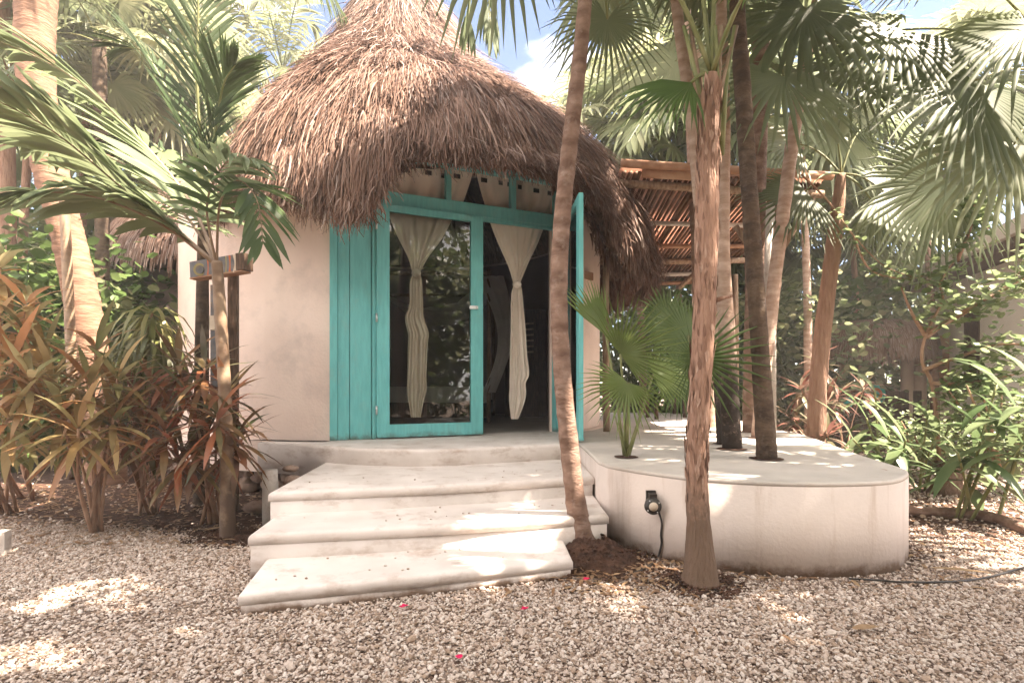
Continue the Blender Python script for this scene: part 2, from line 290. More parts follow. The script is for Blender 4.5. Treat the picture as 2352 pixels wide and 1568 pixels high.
# ---------------------------------------------------------------- the hut
hut = empty('thatched_hut', (C.x, C.y, 0), 'round white plastered hut with shaggy conical thatched roof and turquoise door front', 'hut')
def pang(px, R=3.65):
    """angle about the hut centre of the visible ring point under column px"""
    k = Vector(((px-CX)/FPX, 1)).normalized(); b = C.dot(k); d = b*b-C.length_squared+R*R
    q = k*(b-math.sqrt(max(d, 0))); return math.atan2(q.y-C.y, q.x-C.x)
aA = math.atan2(A.y-C.y, A.x-C.x); Bp = A+U*TB; aB = math.atan2(Bp.y-C.y, Bp.x-C.x)
def ring(b, a0, a1, r0, r1, z0, z1, n=60, wob=0.):
    V = []
    for k in range(n+1):
        a = a0+(a1-a0)*k/n; c, s_ = math.cos(a), math.sin(a)
        w_ = 1+wob*math.sin(a*7)+wob*.6*math.sin(a*17+1)
        V += [(C.x+c*r1*w_, C.y+s_*r1*w_, z0), (C.x+c*r1, C.y+s_*r1, z1), (C.x+c*r0, C.y+s_*r0, z1), (C.x+c*r0, C.y+s_*r0, z0)]
    F = [(4*k+i, 4*k+(i+1) % 4, 4*k+4+(i+1) % 4, 4*k+4+i) for k in range(n) for i in range(4)]
    F += [(3, 2, 1, 0), (4*n, 4*n+1, 4*n+2, 4*n+3)]
    b.add(V, None, F)
a0 = aB+.0; a1 = aA+2*math.pi
if a0 > a1: a0 -= 2*math.pi
while a1-a0 > 2*math.pi: a1 -= 2*math.pi
wb = MB(); ring(wb, a0, a1, RW-.18, RW, .24, 3.55, 90, .002); ring(wb, a0-.0, a1, RW+.001, RW+.12, .24, DZ, 90)
wb.build('wall', M_stucco, hut, smooth=False)
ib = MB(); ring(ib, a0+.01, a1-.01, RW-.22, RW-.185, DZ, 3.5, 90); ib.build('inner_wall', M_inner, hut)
fb = MB(); n = 60; V = [(C.x, C.y, DZ-.006)]+[(C.x+math.cos(2*math.pi*k/n)*2.95, C.y+math.sin(2*math.pi*k/n)*2.95, DZ-.006) for k in range(n)]
fb.add(V, [(0, k+1, (k+1) % n+1) for k in range(n)]); fb.build('floor', M_floor, hut)
# spandrel wall above the transom
sb = MB(); sb.box(dp(TB/2, .10, 3.85), (TB+.1, .12, .52), rz=YAW); sb.build('wall_above_door', M_stucco, hut)
def rock_mesh(b, c, r, seed):
    rr = random.Random(seed); V, F = [], []; nu, nv = 9, 6
    ph = [rr.uniform(0, 6.28) for _ in range(3)]
    sx, sy, sz = rr.uniform(.8, 1.3), rr.uniform(.7, 1.1), rr.uniform(.6, .9)
    for i in range(nv+1):
        th = math.pi*i/nv
        for j in range(nu):
            a = 2*math.pi*j/nu; q = r*(1+.16*math.sin(3*a+ph[0])*math.sin(th)+.12*math.cos(2*th+ph[1])+rr.uniform(-.07, .07))
            V.append((c[0]+q*sx*math.sin(th)*math.cos(a), c[1]+q*sy*math.sin(th)*math.sin(a), c[2]+q*sz*math.cos(th)))
    F = [(i*nu+j, (i+1)*nu+j, (i+1)*nu+(j+1) % nu, i*nu+(j+1) % nu) for i in range(nv) for j in range(nu)]
    b.add(V, None, F)
rb = MB()
for k in range(330):
    a = math.pi+random.uniform(-.75, 1.62); r = RW-.12+random.uniform(-.05, .14); rock_mesh(rb, (C.x+r*math.cos(a), C.y+r*math.sin(a), random.uniform(.02, .22)), random.uniform(.06, .12), k)
ring(rb, math.pi-1, math.pi+1.7, RW-.4, RW-.18, -.02, .235, 40)
rb.build('stone_footing', M_rock, hut)
# door front
H_TOP = 3.13
def fr(name, boxes, parent, m=M_teal):
    b = MB()
    for (t0, t1, o0, o1, z0, z1) in boxes: b.box(dp((t0+t1)/2, (o0+o1)/2, (z0+z1)/2), (abs(t1-t0), abs(o1-o0), z1-z0), rz=YAW)
    return b.build(name, m, parent, smooth=False)
fr('side_panel', [(.0, .072, -.03, .06, DZ+.002, 3.6), (.078, .190, -.005, .05, DZ+.002, 3.6), (.197, .410, -.003, .05, DZ+.002, 3.6), (.07, .42, .05, .06, DZ+.002, 3.6)], hut)
fr('door_frame', [(.417, .452, -.03, .08, DZ+.002, 3.5), (.455, 2.60, -.012, .08, 2.995, H_TOP), (.455, 2.60, -.004, .05, 2.955, 2.992), (.417, 2.60, -.01, .08, 3.505, 3.575), (TB-.06, TB, -.02, .09, DZ+.002, 3.504), (1.212, 1.272, 0, .07, H_TOP+.002, 3.503), (1.985, 2.048, 0, .07, H_TOP+.002, 3.503)], hut)
for nm, t0, t1 in (('transom_glass', .45, TB-.06),):
    pass
def leaf(name_t, o, u, n, z0=DZ+.015, wid=1.165, label=None):
    """a glazed door leaf: o hinge point, u direction along, n outward normal"""
    th = .045; h = 2.98-z0
    def bx(b, s0, s1, za, zb, th=th, off=0): 
        c = o+u*((s0+s1)/2)+n*off; b.box((c.x, c.y, (za+zb)/2), (s1-s0, th, zb-za), rz=math.atan2(u.y, u.x))
    b = MB(); bx(b, 0, .132, z0, 2.98); bx(b, wid-.142, wid, z0, 2.98); bx(b, .132, wid-.142, 2.91, 2.98, th-.004); bx(b, .132, wid-.142, z0, .70, th-.004)
    bx(b, .01, wid-.01, z0+.0, z0+.03, th+.014)
    d = b.build('door', M_teal, hut, smooth=False)
    if label: d['label'] = label
    g = MB(); bx(g, .125, wid-.135, .69, 2.92, .006); g.build('glass_pane', M_glass, d, smooth=False)
    return d
for z in (.85, 1.8, 2.75):
    b = MB(); q = dp(.452, -.068, z); b.tube([(q.x, q.y, z-.045), (q.x, q.y, z+.045)], .011, 10); b.build('hinge', M_steel, hut)
d1 = leaf('d1', dp(.455, -.036).to_2d(), U, -NI, label='closed left glazed door leaf')
hb = MB(); c = dpx(1088, 706, -.07); hb.box(c, (.10, .02, .035), rz=YAW); hb.box(c+Vector((U.x*.035, U.y*.035, 0)), (.02, .05, .025), rz=YAW); hb.build('latch', M_steel, d1, smooth=False)
u2 = (Vector((.645, 5.38))-Vector((.575, 6.50))).normalized(); d2 = leaf('d2', Vector((.60, 6.46)), u2, Vector((-1, 0)), label='open right glazed door leaf, swung outward and seen edge-on')

# roof: dome shell + loose strands
PROF = smooth_pts([(.02, 7.8), (.38, 7.2), (.72, 6.65), (1.02, 6.15), (1.38, 5.70), (1.86, 5.22), (2.42, 4.75), (3.0, 4.18), (3.42, 3.55), (3.64, 3.0), (3.68, 2.5)], 8)
def axis_dx(z): return np.interp(z, [2.5, 3.5, 4.6, 6.2, 7.9], [0, 0, .0, -.10, -.12])      # the cap leans a little
seg = np.r_[0, np.cumsum(np.hypot(np.diff(PROF[:, 0]), np.diff(PROF[:, 1])))]; STOT = seg[-1]
def eave_z(phi):
    """bottom of the thatch, trimmed up over the doors"""
    xs = [pang(p) for p in (480, 540, 620, 700, 800, 850, 872, 900, 940, 1290, 1345, 1385, 1425, 1470)]; zs = [2.95, 2.90, 2.82, 2.70, 2.56, 2.62, 2.78, 3.08, 3.22, 3.28, 3.24, 3.05, 2.60, 2.45]
    xs = np.array(xs); p = np.mod(phi-xs[0]+math.pi, 2*math.pi)-math.pi+xs[0]
    return np.interp(p, xs, zs)
def rmul(phi):
    d = np.degrees(np.mod(phi, 2*math.pi))          # 0..360; front is about 281 deg
    return np.interp(d, [0, 40, 110, 150, 180, 210, 225, 240, 248, 254, 262, 360], [1, 1, .95, .72, .68, .68, .72, .80, .87, .94, 1, 1])
def zs_to_s(z): return np.interp(-z, -PROF[:, 1], seg)
rb = MB(); NA, NS = 160, 44
phis = np.linspace(0, 2*math.pi, NA, endpoint=False); send = zs_to_s(eave_z(phis)+.10)
V = []
for i in range(NS+1):
    s_ = send*i/NS; r = (np.interp(s_, seg, PROF[:, 0])-.05)*(1+(rmul(phis)-1)*min(1, i/NS*1.4)); z = np.interp(s_, seg, PROF[:, 1])
    r = np.maximum(r, .01)+.03*np.sin(phis*9+i*.7)*(i/NS)
    V.append(np.stack([C.x+axis_dx(z)+r*np.cos(phis), C.y+r*np.sin(phis), z], 1))
V = np.concatenate(V); I, J = np.meshgrid(np.arange(NS), np.arange(NA), indexing='ij'); J2 = (J+1) % NA
rb.add(V, None, np.stack([I*NA+J, (I+1)*NA+J, (I+1)*NA+J2, I*NA+J2], -1).reshape(-1, 4))
roof = rb.build('roof', M_thatch_base, hut)
sm = roof.modifiers.new('thickness', 'SOLIDIFY'); sm.thickness = .16; sm.offset = -1
def strands(nst, phi0, phi1, wid=(.004, .009), s_pow=.75, loose=.05, off=0.):
    s0 = STOT*RNG.random(nst)**s_pow; phi = phi0+(phi1-phi0)*RNG.random(nst)
    L = RNG.uniform(.22, .75, nst); se = zs_to_s(eave_z(phi)); over = RNG.normal(0, .07, nst)+RNG.random(nst)**3*.12
    sE = np.minimum(s0+L, se+over); s0 = np.minimum(s0, sE-.15); s0 = np.maximum(s0, .0)
    K = 5; V = np.zeros((nst, K, 2, 3)); dphi = RNG.normal(0, .10, nst)*L; curl = RNG.normal(0, .07, nst); tang = RNG.normal(0, 1, nst)
    clump = np.sin(phi*37+s0*3)*.025+np.sin(phi*13+s0*7)*.03
    lift = RNG.random(nst)*loose+clump+.07*(np.mod((s0+.12*np.sin(phi*5)+.05*np.sin(phi*17))/.42, 1)-.5)
    wd = RNG.uniform(*wid, nst); tw = RNG.uniform(-1, 1, nst)
    for k in range(K):
        t = k/(K-1); ss = s0+(sE-s0)*t
        r = np.interp(ss, seg, PROF[:, 0])*(1+(rmul(phi)-1)*np.minimum(1, ss/se*1.4)); z = np.interp(ss, seg, PROF[:, 1]); below = np.maximum(ss-STOT, 0); z = z-below
        r = r+lift+loose*1.1*t*(1-.4*t)+curl*t*t*.5; r = np.maximum(r+off, .01)
        ph = phi+(dphi*t+curl*np.sin(3*t)*.3)/np.maximum(r, .5)
        ww = wd*(1-.75*t)+.001
        c, s_ = np.cos(ph), np.sin(ph); x = C.x+axis_dx(z)+r*c; y = C.y+r*s_
        tx, ty = -s_, c
        V[:, k, 0] = np.stack([x-tx*ww+c*ww*tw, y-ty*ww+s_*ww*tw, z], 1); V[:, k, 1] = np.stack([x+tx*ww-c*ww*tw, y+ty*ww-s_*ww*tw, z+.002], 1)
    b = MB(); base = np.arange(nst)[:, None]*K*2+np.arange(K-1)[None, :]*2
    F = np.stack([base, base+1, base+3, base+2], -1).reshape(-1, 4)
    va = np.clip(RNG.beta(1.5, 2.3, nst)*.9+.26*np.clip(1-s0/STOT*1.25, 0, 1)+.10*np.sin(phi*11+s0*4)*np.sin(s0*6+phi*3), 0, 1)
    b.add(V.reshape(-1, 3), None, F, np.repeat(va, K*2)); return b
cc = math.atan2(-C.y, -C.x)
strands(185000, cc-1.75, cc+1.75, (.0025, .0065)).build('thatch_strands', M_thatch, roof)
strands(18000, cc+1.75, cc+2*math.pi-1.75, (.012, .02)).build('thatch_backside', M_thatch, roof)
strands(14000, cc+.5, cc+2.6, (.007, .013), .45, off=-.27).build('inner_thatch', M_thatch, roof)
# long tangled outer wisps
b = strands(5000, cc-1.3, cc+1.6, (.003, .006), .6, .16); b.build('loose_wisps', M_thatch, roof)
# rafters inside
b = MB()
for k in range(14):
    a = 2*math.pi*k/14; b.tube([(C.x+2.9*math.cos(a), C.y+2.9*math.sin(a), 3.55), (C.x+.1*math.cos(a), C.y+.1*math.sin(a), 6.6)], .04, 6)
b.build('rafter', M_darkwood, hut)
# eave post, plaque
b = MB(); p = G(1393, 990, DZ); b.tube([(p.x, p.y, DZ-.01), (p.x-.01, p.y, 1.8), (p.x+.0, p.y, 3.5)], [.042, .038, .04], 10, bump=.05); b.build('eave_post', M_wood, hut)
b = MB(); q = P(1349, 633, 7.02); b.box(q, (.21, .03, .10), rz=.75); o = b.build('wall_plaque', M_orangewood, smooth=False); tag(o, 'small reddish wooden plaque on the white wall right of the open door', 'plaque')

# curtains --------------------------------------------------------
def curtain(rows, label, n=46, off=.11):
    """rows: (py at t, pxL, pxR, depth of folds)"""
    rr = smooth_pts(rows, 7); b = MB(); V = []
    for i, (py, l, r, dep) in enumerate(rr):
        for k in range(n+1):
            s_ = k/n; fold = math.sin(s_*math.pi*11+1.6*math.sin(s_*7+i*.06)+.5*math.sin(i*.12))*.5+math.sin(s_*math.pi*5+1+i*.03)*.35+.25*math.sin(s_*61+i*.21)*math.sin(i*.33+s_*9)
            px = l+(r-l)*s_; ppy = py
            p = dpx(px, ppy, off+.0); p.z = p.z
            p += Vector((NI.x, NI.y, 0))*(-fold*dep); V.append(tuple(p))
    m = len(rr); b.add(V, None, [(i*(n+1)+k, i*(n+1)+k+1, (i+1)*(n+1)+k+1, (i+1)*(n+1)+k) for i in range(m-1) for k in range(n)])
    o = b.build('curtain', M_cloth); tag(o, label, 'curtain'); return o
c1 = curtain([(388, 880, 1089, .02), (420, 880, 1080, .02), (470, 885, 1062, .022), (500, 894, 1042, .026), (545, 912, 1018, .03), (590, 935, 985, .03), (622, 945, 967, .02), (632, 946, 966, .02), (650, 941, 969, .025), (700, 940, 971, .03), (722, 932, 972, .03), (740, 932, 976, .03), (765, 938, 984, .03), (790, 938, 982, .03), (860, 936, 979, .03), (890, 935, 981, .03), (915, 937, 975, .025), (958, 944, 966, .015)], 'left cream curtain knotted in the middle behind the closed glazed door')
c2 = curtain([(392, 1092, 1292, .02), (430, 1100, 1286, .02), (470, 1112, 1274, .022), (505, 1122, 1258, .026), (560, 1142, 1236, .03), (610, 1165, 1212, .03), (648, 1177, 1196, .02), (658, 1178, 1197, .02), (680, 1174, 1200, .025), (760, 1173, 1206, .03), (820, 1172, 1210, .03), (860, 1172, 1214, .03), (880, 1172, 1206, .03), (905, 1171, 1208, .03), (930, 1171, 1202, .025), (962, 1174, 1190, .015)], 'right cream curtain knotted in the middle in the open doorway')
for c_, (px, py) in ((c1, (956, 627)), (c2, (1187, 653))):
    b = MB(); p = dpx(px, py, .09); V = []
    for i in range(7):
        a = math.pi*i/6
        for k in range(12):
            t = 2*math.pi*k/12; V.append((p.x+.055*math.sin(a)*math.cos(t), p.y+.05*math.sin(a)*math.sin(t), p.z+.04*math.cos(a)+.01*math.sin(3*t)))
    b.add(V, None, [(i*12+k, (i+1)*12+k, (i+1)*12+(k+1) % 12, i*12+(k+1) % 12) for i in range(6) for k in range(12)]); b.build('knot', M_cloth, c_)
M_hole = mat('dark_cutout', (.03, .02, .016))
for c_, L_ in ((c1, [(922, 388), (937, 389), (984, 395), (1018, 402), (1050, 403)]), (c2, [(1112, 412), (1150, 418), (1172, 422), (1194, 428), (1232, 436), (1262, 442)])):
    for i, (px, py) in enumerate(L_):
        b = MB(); b.box(dpx(px, py+2, .078), (.05 if i % 2 else .075, .004, .05), rz=YAW); b.build('cutout_patch', M_hole, c_, smooth=False)
b = MB(); b.tube([dp(.46, .14, 3.485), dp(2.55, .14, 3.485)], .012, 8); o = b.build('curtain_rod', M_blackm); tag(o, 'thin dark curtain rod behind the transom bars over the doors', 'curtain rod')

# bed inside ------------------------------------------------------
bed = empty('canopy_bed', (-.9, 9.2, DZ), 'dim canopy bed with white netting inside the hut', 'bed')
bx0, bx1, by0, by1 = -2.3, -.35, 8.2, 10.2
b = MB(); b.box(((bx0+bx1)/2, (by0+by1)/2, DZ+.18), (bx1-bx0, by1-by0, .22)); b.build('bed_frame', M_darkwood, bed, smooth=False)
b = MB(); b.box(((bx0+bx1)/2, (by0+by1)/2, DZ+.42), (bx1-bx0-.06, by1-by0-.06, .24)); b.build('mattress', M_net, bed, smooth=False)
for x in (bx0, bx1):
    for y in (by0, by1):
        b = MB(); b.tube([(x, y, DZ), (x, y, 2.85)], .035, 8); b.build('bed_post', M_wood, bed)
b = MB()
for p, q in (((bx0, by0), (bx1, by0)), ((bx1, by0), (bx1, by1)), ((bx0, by1), (bx1, by1)), ((bx0, by0), (bx0, by1))): b.tube([(*p, 2.8), (*q, 2.8)], .03, 8)
b.build('canopy_rail', M_wood, bed)
b = MB(); V = []; n = 20
for i in range(n+1):
    for k in range(n+1):
        s_, t = i/n, k/n; V.append((bx0+(bx1-bx0)*s_, by0+(by1-by0)*t, 2.78-.55*math.sin(math.pi*s_)**.8*(1-.3*math.sin(math.pi*t))+.02*math.sin(s_*40)))
b.add(V, None, [(i*(n+1)+k, i*(n+1)+k+1, (i+1)*(n+1)+k+1, (i+1)*(n+1)+k) for i in range(n) for k in range(n)]); b.build('net_canopy', M_net, bed)
for (x, y, dx) in ((bx1, by0, .25), (bx0, by0, -.1)):
    b = MB(); V = []
    for i in range(13):
        t = i/12; wdt = .32*(1-t)**1.5+.05+.12*t*t; z = 2.75-t*1.75
        for k in range(9): s_ = k/8-.5; V.append((x+dx*math.sin(math.pi*t)+s_*wdt*1.2, y-.04+.03*math.sin(k*2.4), z))
    b.add(V, None, [(i*9+k, i*9+k+1, (i+1)*9+k+1, (i+1)*9+k) for i in range(12) for k in range(8)]); b.build('net_drape', M_net, bed)
# interior cupboard/louvre
cu = empty('wardrobe', (.3, 9.6, DZ), 'dark louvred wardrobe against the inner wall of the hut', 'wardrobe')
b = MB(); b.box((.25, 9.9, 1.5), (.7, .3, 1.9), rz=-.6); b.build('carcass', M_darkwood, cu, smooth=False)
b = MB()
for k in range(6): b.box((.15, 9.72, 1.7+k*.1), (.55, .02, .03), rz=-.6)
b.build('louvre', M_wood, cu, smooth=False)

# ---------------------------------------------------------------- leaves
def frame(d, n):
    d = np.asarray(d, float); d = d/np.linalg.norm(d); n = np.asarray(n, float); n = n-d*np.dot(n, d); n = n/max(np.linalg.norm(n), 1e-6); return d, np.cross(n, d), n
def fan(b, hub, d, n, R, nseg=34, spread=150, split=.5, droop=.25, fold=.02, cup=.12, var=None, asym=0.):
    """palmate leaf: pleated blade split into pointed segments"""
    d, s, n = frame(d, n); hub = np.asarray(hub, float); A_ = np.radians(spread); th = np.linspace(-A_, A_, nseg); dth = (th[1]-th[0])/2
    base = []; F3 = []; F4 = []; V = [hub]; v0 = RNG.random() if var is None else var; a = [v0]
    def pt(r, t, h): return hub+d*(r*math.cos(t))+s*(r*math.sin(t))+n*h
    for i, t in enumerate(th):
        Rl = R*(.82+.18*math.cos(t*.7))*RNG.uniform(.93, 1.05)*(1-asym*(1-math.cos(t))/2); dr = droop*RNG.uniform(.6, 1.4); vv = np.clip(v0+RNG.normal(0, .12), 0, 1)
        k0 = len(V)
        r1 = Rl*split; r2 = Rl*(split+.25*(1-split)*2); 
        def gz(r): q = (r/Rl); return np.array([0, 0, -dr*Rl*max(q-.35, 0)**2*1.6])
        hh = lambda r: -cup*(r*abs(math.sin(t*.5)))**1.0
        tt = t+RNG.normal(0, .012)
        V += [pt(r1*math.cos(dth), t-dth, hh(r1)-fold*r1)+gz(r1), pt(r1, t, hh(r1)+fold*r1)+gz(r1), pt(r1*math.cos(dth), t+dth, hh(r1)-fold*r1)+gz(r1)]
        wv = dth*.62*r1/r2
        V += [pt(r2, tt-wv, hh(r2)-fold*.3*r1)+gz(r2), pt(r2, tt, hh(r2)+fold*.6*r1)+gz(r2), pt(r2, tt+wv, hh(r2)-fold*.3*r1)+gz(r2), pt(Rl, tt+RNG.normal(0, .02), hh(Rl))+gz(Rl)]
        a += [vv]*7
        F3 += [(0, k0+1, k0), (0, k0+2, k0+1), (k0+3, k0+4, k0+6), (k0+4, k0+5, k0+6)]; F4 += [(k0, k0+1, k0+4, k0+3), (k0+1, k0+2, k0+5, k0+4)]
    b.add(V, F3, F4, a)
def ribbon(b, p, d, n, L, w, droop=.3, var=.5, K=5, shape=0, twist=0., fold=.15):
    """one blade: pointed at both ends, folded along its midrib"""
    d, s, n = frame(d, n); p = np.asarray(p, float); V = []; pos = p.copy(); dd = d.copy()
    prof = [(.35, .9, 1., .65, .03), (.25, .75, 1., .7, .03), (.6, 1., .85, .45, .02)][shape] if K == 5 else None
    for k in range(K):
        ww = w*prof[k]; sd = s*math.cos(twist*k)+n*math.sin(twist*k)
        V += [pos-sd*ww+n*fold*ww, pos, pos+sd*ww+n*fold*ww]
        dd = dd+np.array([0, 0, -droop/(K-1)*1.6]); dd = dd/np.linalg.norm(dd); pos = pos+dd*(L/(K-1))
    F = []
    for k in range(K-1): F += [(3*k, 3*k+1, 3*k+4, 3*k+3), (3*k+1, 3*k+2, 3*k+5, 3*k+4)]
    b.add(V, None, F, var)
def frond(b, rb_, pts, n=34, ll=.45, lw=.02, ang=50, droop=.4, up=.1, rr=.012, start=.18, v0=None, side=None):
    """feather leaf along a curve; rb_ receives the rachis"""
    C_ = smooth_pts([tuple(p) for p in pts], 8); m = len(C_)
    rb_.tube([tuple(p) for p in C_], [rr*(1-.8*i/m) for i in range(m)], 6)
    v0 = RNG.random() if v0 is None else v0
    for i in range(n):
        t = start+(1-start)*(i+.5)/n; x = t*(m-1); k = min(int(x), m-2); p = C_[k]+(C_[k+1]-C_[k])*(x-k); tg = C_[k+1]-C_[k]; tg = tg/np.linalg.norm(tg)
        sd = np.cross(tg, (0, 0, 1)) if side is None else np.cross(tg, side); sd = sd/max(np.linalg.norm(sd), .01)
        nn = np.cross(sd, tg); u = (t-start)/(1-start); L = ll*(math.sin(math.pi*min(u*.75+.2, 1))**.7+.12)*RNG.uniform(.9, 1.1)
        for sg in (-1, 1):
            a_ = math.radians(ang*(1.1-.55*u)+RNG.normal(0, 4)); d = tg*math.cos(a_)+sd*sg*math.sin(a_)+nn*up
            ribbon(b, p, d, nn, L, lw*RNG.uniform(.85, 1.15), droop*RNG.uniform(.6, 1.4), np.clip(v0+RNG.normal(0, .18), 0, 1), shape=1, twist=RNG.normal(0, .06))
def arc(p, q, sag=.2, n=8):
    p, q = Vector(p), Vector(q); return [p+(q-p)*(i/n)+Vector((0, 0, sag*math.sin(math.pi*i/n))) for i in range(n+1)]
def trunk(name, pts, rad, m, parent, n=14, bump=.04, rings=0, sub=8):
    A_ = smooth_pts([(*tuple(p), r) for p, r in zip(pts, rad)], sub)
    if rings:
        for i in range(len(A_)): A_[i, 3] *= 1+rings*((i % 3) == 0)
    b = MB(); b.tube([tuple(p[:3]) for p in A_], [p[3] for p in A_], n, bump=bump); return b.build(name, m, parent)
def fan_palm(name, base, label, tp, trad, m, leaves, lm=L_fan, group=None, nrand=0, Rr=.6, pet=.7, cat='palm', tr_kw={}, stm=M_stem, elev=(75, -35), nseg=30):
    """tp trunk points; leaves = list of (hub, direction, normal, radius); plus nrand leaves in a crown at the top"""
    root = empty(name, base, label, cat, group)
    tops = Vector(tp[-1])
    if m: trunk('trunk', tp, trad, m, root, **tr_kw)
    for (hub, d, n, R, *kw) in leaves:
        b = MB(); fan(b, hub, d, n, R, **(kw[0] if kw else {})); lo = b.build('leaf', lm, root)
        b = MB(); h = Vector(hub); b.tube(arc(tops, h, (h-tops).length*.12), [.013]*5+[.009]*4, 6); b.build('petiole', stm, lo)
    if nrand:
        for k in range(nrand):
            az = k*2.39996+RNG.uniform(-.2, .2); el = math.radians(elev[0]+(elev[1]-elev[0])*(k+.5)/nrand); L = pet*RNG.uniform(.8, 1.2)
            d = Vector((math.cos(az)*math.cos(el), math.sin(az)*math.cos(el), math.sin(el))); hub = tops+d*L-Vector((0, 0, .12*L))
            dd = Vector((d.x, d.y, d.z-.5)); nn = Vector((-d.x*math.sin(el)*.8, -d.y*math.sin(el)*.8, 1))
            b = MB(); fan(b, hub, dd, nn, Rr*RNG.uniform(.85, 1.15), nseg, 140, .5, .45); lo = b.build('leaf', lm, root)
            b = MB(); b.tube(arc(tops, hub, L*.1, 5), [.012]*3+[.008]*3, 5); b.build('petiole', stm, lo)
    return root

# ---- palms that stand in and before the terrace
Ya = 3.58
def PT(seq, Y, dY=0.):
    n = len(seq); return [P(a, b, Y+dY*i/max(n-1, 1)) for i, (a, b) in enumerate(seq)]
# slender curved palm by the steps
root = fan_palm('slender_palm', G(1342, 1268), 'slender curved brown palm trunk rising beside the right end of the steps',
  PT([(1345, 1275), (1322, 1150), (1305, 1000), (1291, 850), (1284, 700), (1287, 560), (1301, 400), (1318, 250), (1335, 100), (1346, -60), (1350, -330), (1340, -560)], Ya), [.090, .066, .061, .058, .057, .057, .054, .052, .048, .045, .042, .04], M_bark_smooth, [(P(1395, 45, 3.75), (-.1, -.1, -1), (.1, -1, .35), .54, dict(spread=150, nseg=40, droop=.4, split=.33))], nrand=15, Rr=.75, pet=.8, lm=L_fan2, tr_kw=dict(rings=.035, sub=9))
b = MB(); c = Vector((.50, 3.42, 0)); V = []; n = 48; _H = .13
for i in range(17):
    t = i/16; r = .075+.28*t
    for k in range(n):
        a = 2*math.pi*k/n; V.append((c.x+.02*(1-t)+r*math.cos(a)*(1+.12*math.sin(3*a))+random.uniform(-.008, .008), c.y+.1*(1-t)+r*math.sin(a)*.85+random.uniform(-.008, .008), _H*(1-t)**1.3-.005+random.uniform(-.012, .014)*(1-t)+.004))
b.add(V, None, [(i*n+k, (i+1)*n+k, (i+1)*n+(k+1) % n, i*n+(k+1) % n) for i in range(16) for k in range(n)]); b.build('root_mound', M_soil, root)
# shaggy palm in front of the terrace
Yb = 3.0
shag_pts = [(1608, 1340), (1606, 1250), (1602, 1150), (1600, 1050), (1608, 900), (1616, 750), (1621, 600), (1624, 450), (1627, 330), (1632, 240), (1634, 170)]
root = fan_palm('shaggy_palm', G(1608, 1340), 'palm with peeling fibrous bark standing before the curved terrace wall', PT(shag_pts, Yb), [.102, .072, .060, .056, .057, .059, .06, .062, .056, .046, .032], M_bark_shag,
  [(P(1588, 190, 2.95), (-1, -.15, -.28), (.2, -.75, .9), .47, dict(spread=70, nseg=30, droop=.35)),
   (P(1500, -90, 2.9), (-.9, .1, .5), (.1, -.8, .8), .45, dict(spread=120)),
   (P(1650, -160, 3.1), (.1, .1, 1), (0, -1, .2), .5, dict(spread=120)),
   (P(1740, -60, 2.7), (.9, -.2, .1), (-.1, -.6, .9), .5, dict(spread=120)),
   (P(1575, -220, 3.3), (-.3, .4, .8), (0, -1, .4), .5, dict(spread=130))], lm=L_fan)
trk = root.children[0]
b = MB()                                                      # peeling bark flakes
for k in range(520):
    t = random.uniform(.22, .93); x = t*(len(shag_pts)-1); i = int(x); p = Vector(P(*shag_pts[i], Yb))*(1-(x-i))+Vector(P(*shag_pts[min(i+1, 10)], Yb))*(x-i); a = random.uniform(0, 6.28)
    rr = .057 if i > 1 else .068; d = Vector((math.cos(a), math.sin(a), 0)); L = random.uniform(.04, .13)
    ribbon(b, p+d*rr, Vector((d.x*.05+random.uniform(-.15, .15), d.y*.05, random.choice((-1, 1, 1)))), d, L, random.uniform(.005, .014), 0, random.random())
_pb = b.build('peeling_bark', M_bark_shag, trk)
for s_ in range(6):
    b = MB(); x0 = 1634+random.uniform(-22, 22); b.tube(PT([(x0, 300+s_*14), (x0+(s_-2.5)*8, 200), (x0+(s_-2.5)*22, 60)], Yb), [.022, .014, .010], 6); b.build('leaf_base', M_cane if s_ % 2 else M_stem, root)
b = MB(); b.tube(PT([(1640, 690), (1662, 684), (1682, 679)], Yb), [.016, .011, .008], 6); b.build('bark_stub', M_bark_shag, trk)

# trunks through the terrace
hole(1438, 1049, .095); hole(1760, 1053, .125); hole(1681, 1031, .125); hole(1660, 1019, .09); hole(1740, 1005, .11)
def Yd(py): return FPX*(EYE-DZ)/(py-HY)
Y1 = Yd(1052)
fan_palm('dark_palm', G(1760, 1052, DZ), 'dark-barked palm growing from the terrace nearest its curved front', PT([(1762, 1054), (1752, 900), (1742, 750), (1732, 600), (1722, 450), (1712, 300), (1702, 150), (1692, 0), (1685, -200), (1680, -420)], Y1), [.077, .068, .064, .062, .060, .060, .06, .055, .05, .045], M_bark_dark, [], nrand=14, Rr=.75, pet=.8, lm=L_fan2)
Y2 = Yd(1029)
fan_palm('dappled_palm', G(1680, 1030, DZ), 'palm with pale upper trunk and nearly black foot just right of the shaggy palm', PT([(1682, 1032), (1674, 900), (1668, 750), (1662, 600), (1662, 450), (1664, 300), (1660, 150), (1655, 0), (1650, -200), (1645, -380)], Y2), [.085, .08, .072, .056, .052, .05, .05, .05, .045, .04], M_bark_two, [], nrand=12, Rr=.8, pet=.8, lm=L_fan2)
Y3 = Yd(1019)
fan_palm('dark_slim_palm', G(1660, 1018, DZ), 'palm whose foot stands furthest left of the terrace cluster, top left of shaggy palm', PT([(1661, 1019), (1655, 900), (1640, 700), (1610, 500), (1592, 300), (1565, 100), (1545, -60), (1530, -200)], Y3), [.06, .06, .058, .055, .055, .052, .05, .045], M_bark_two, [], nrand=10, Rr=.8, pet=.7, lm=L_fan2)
Y4 = Yd(1004)
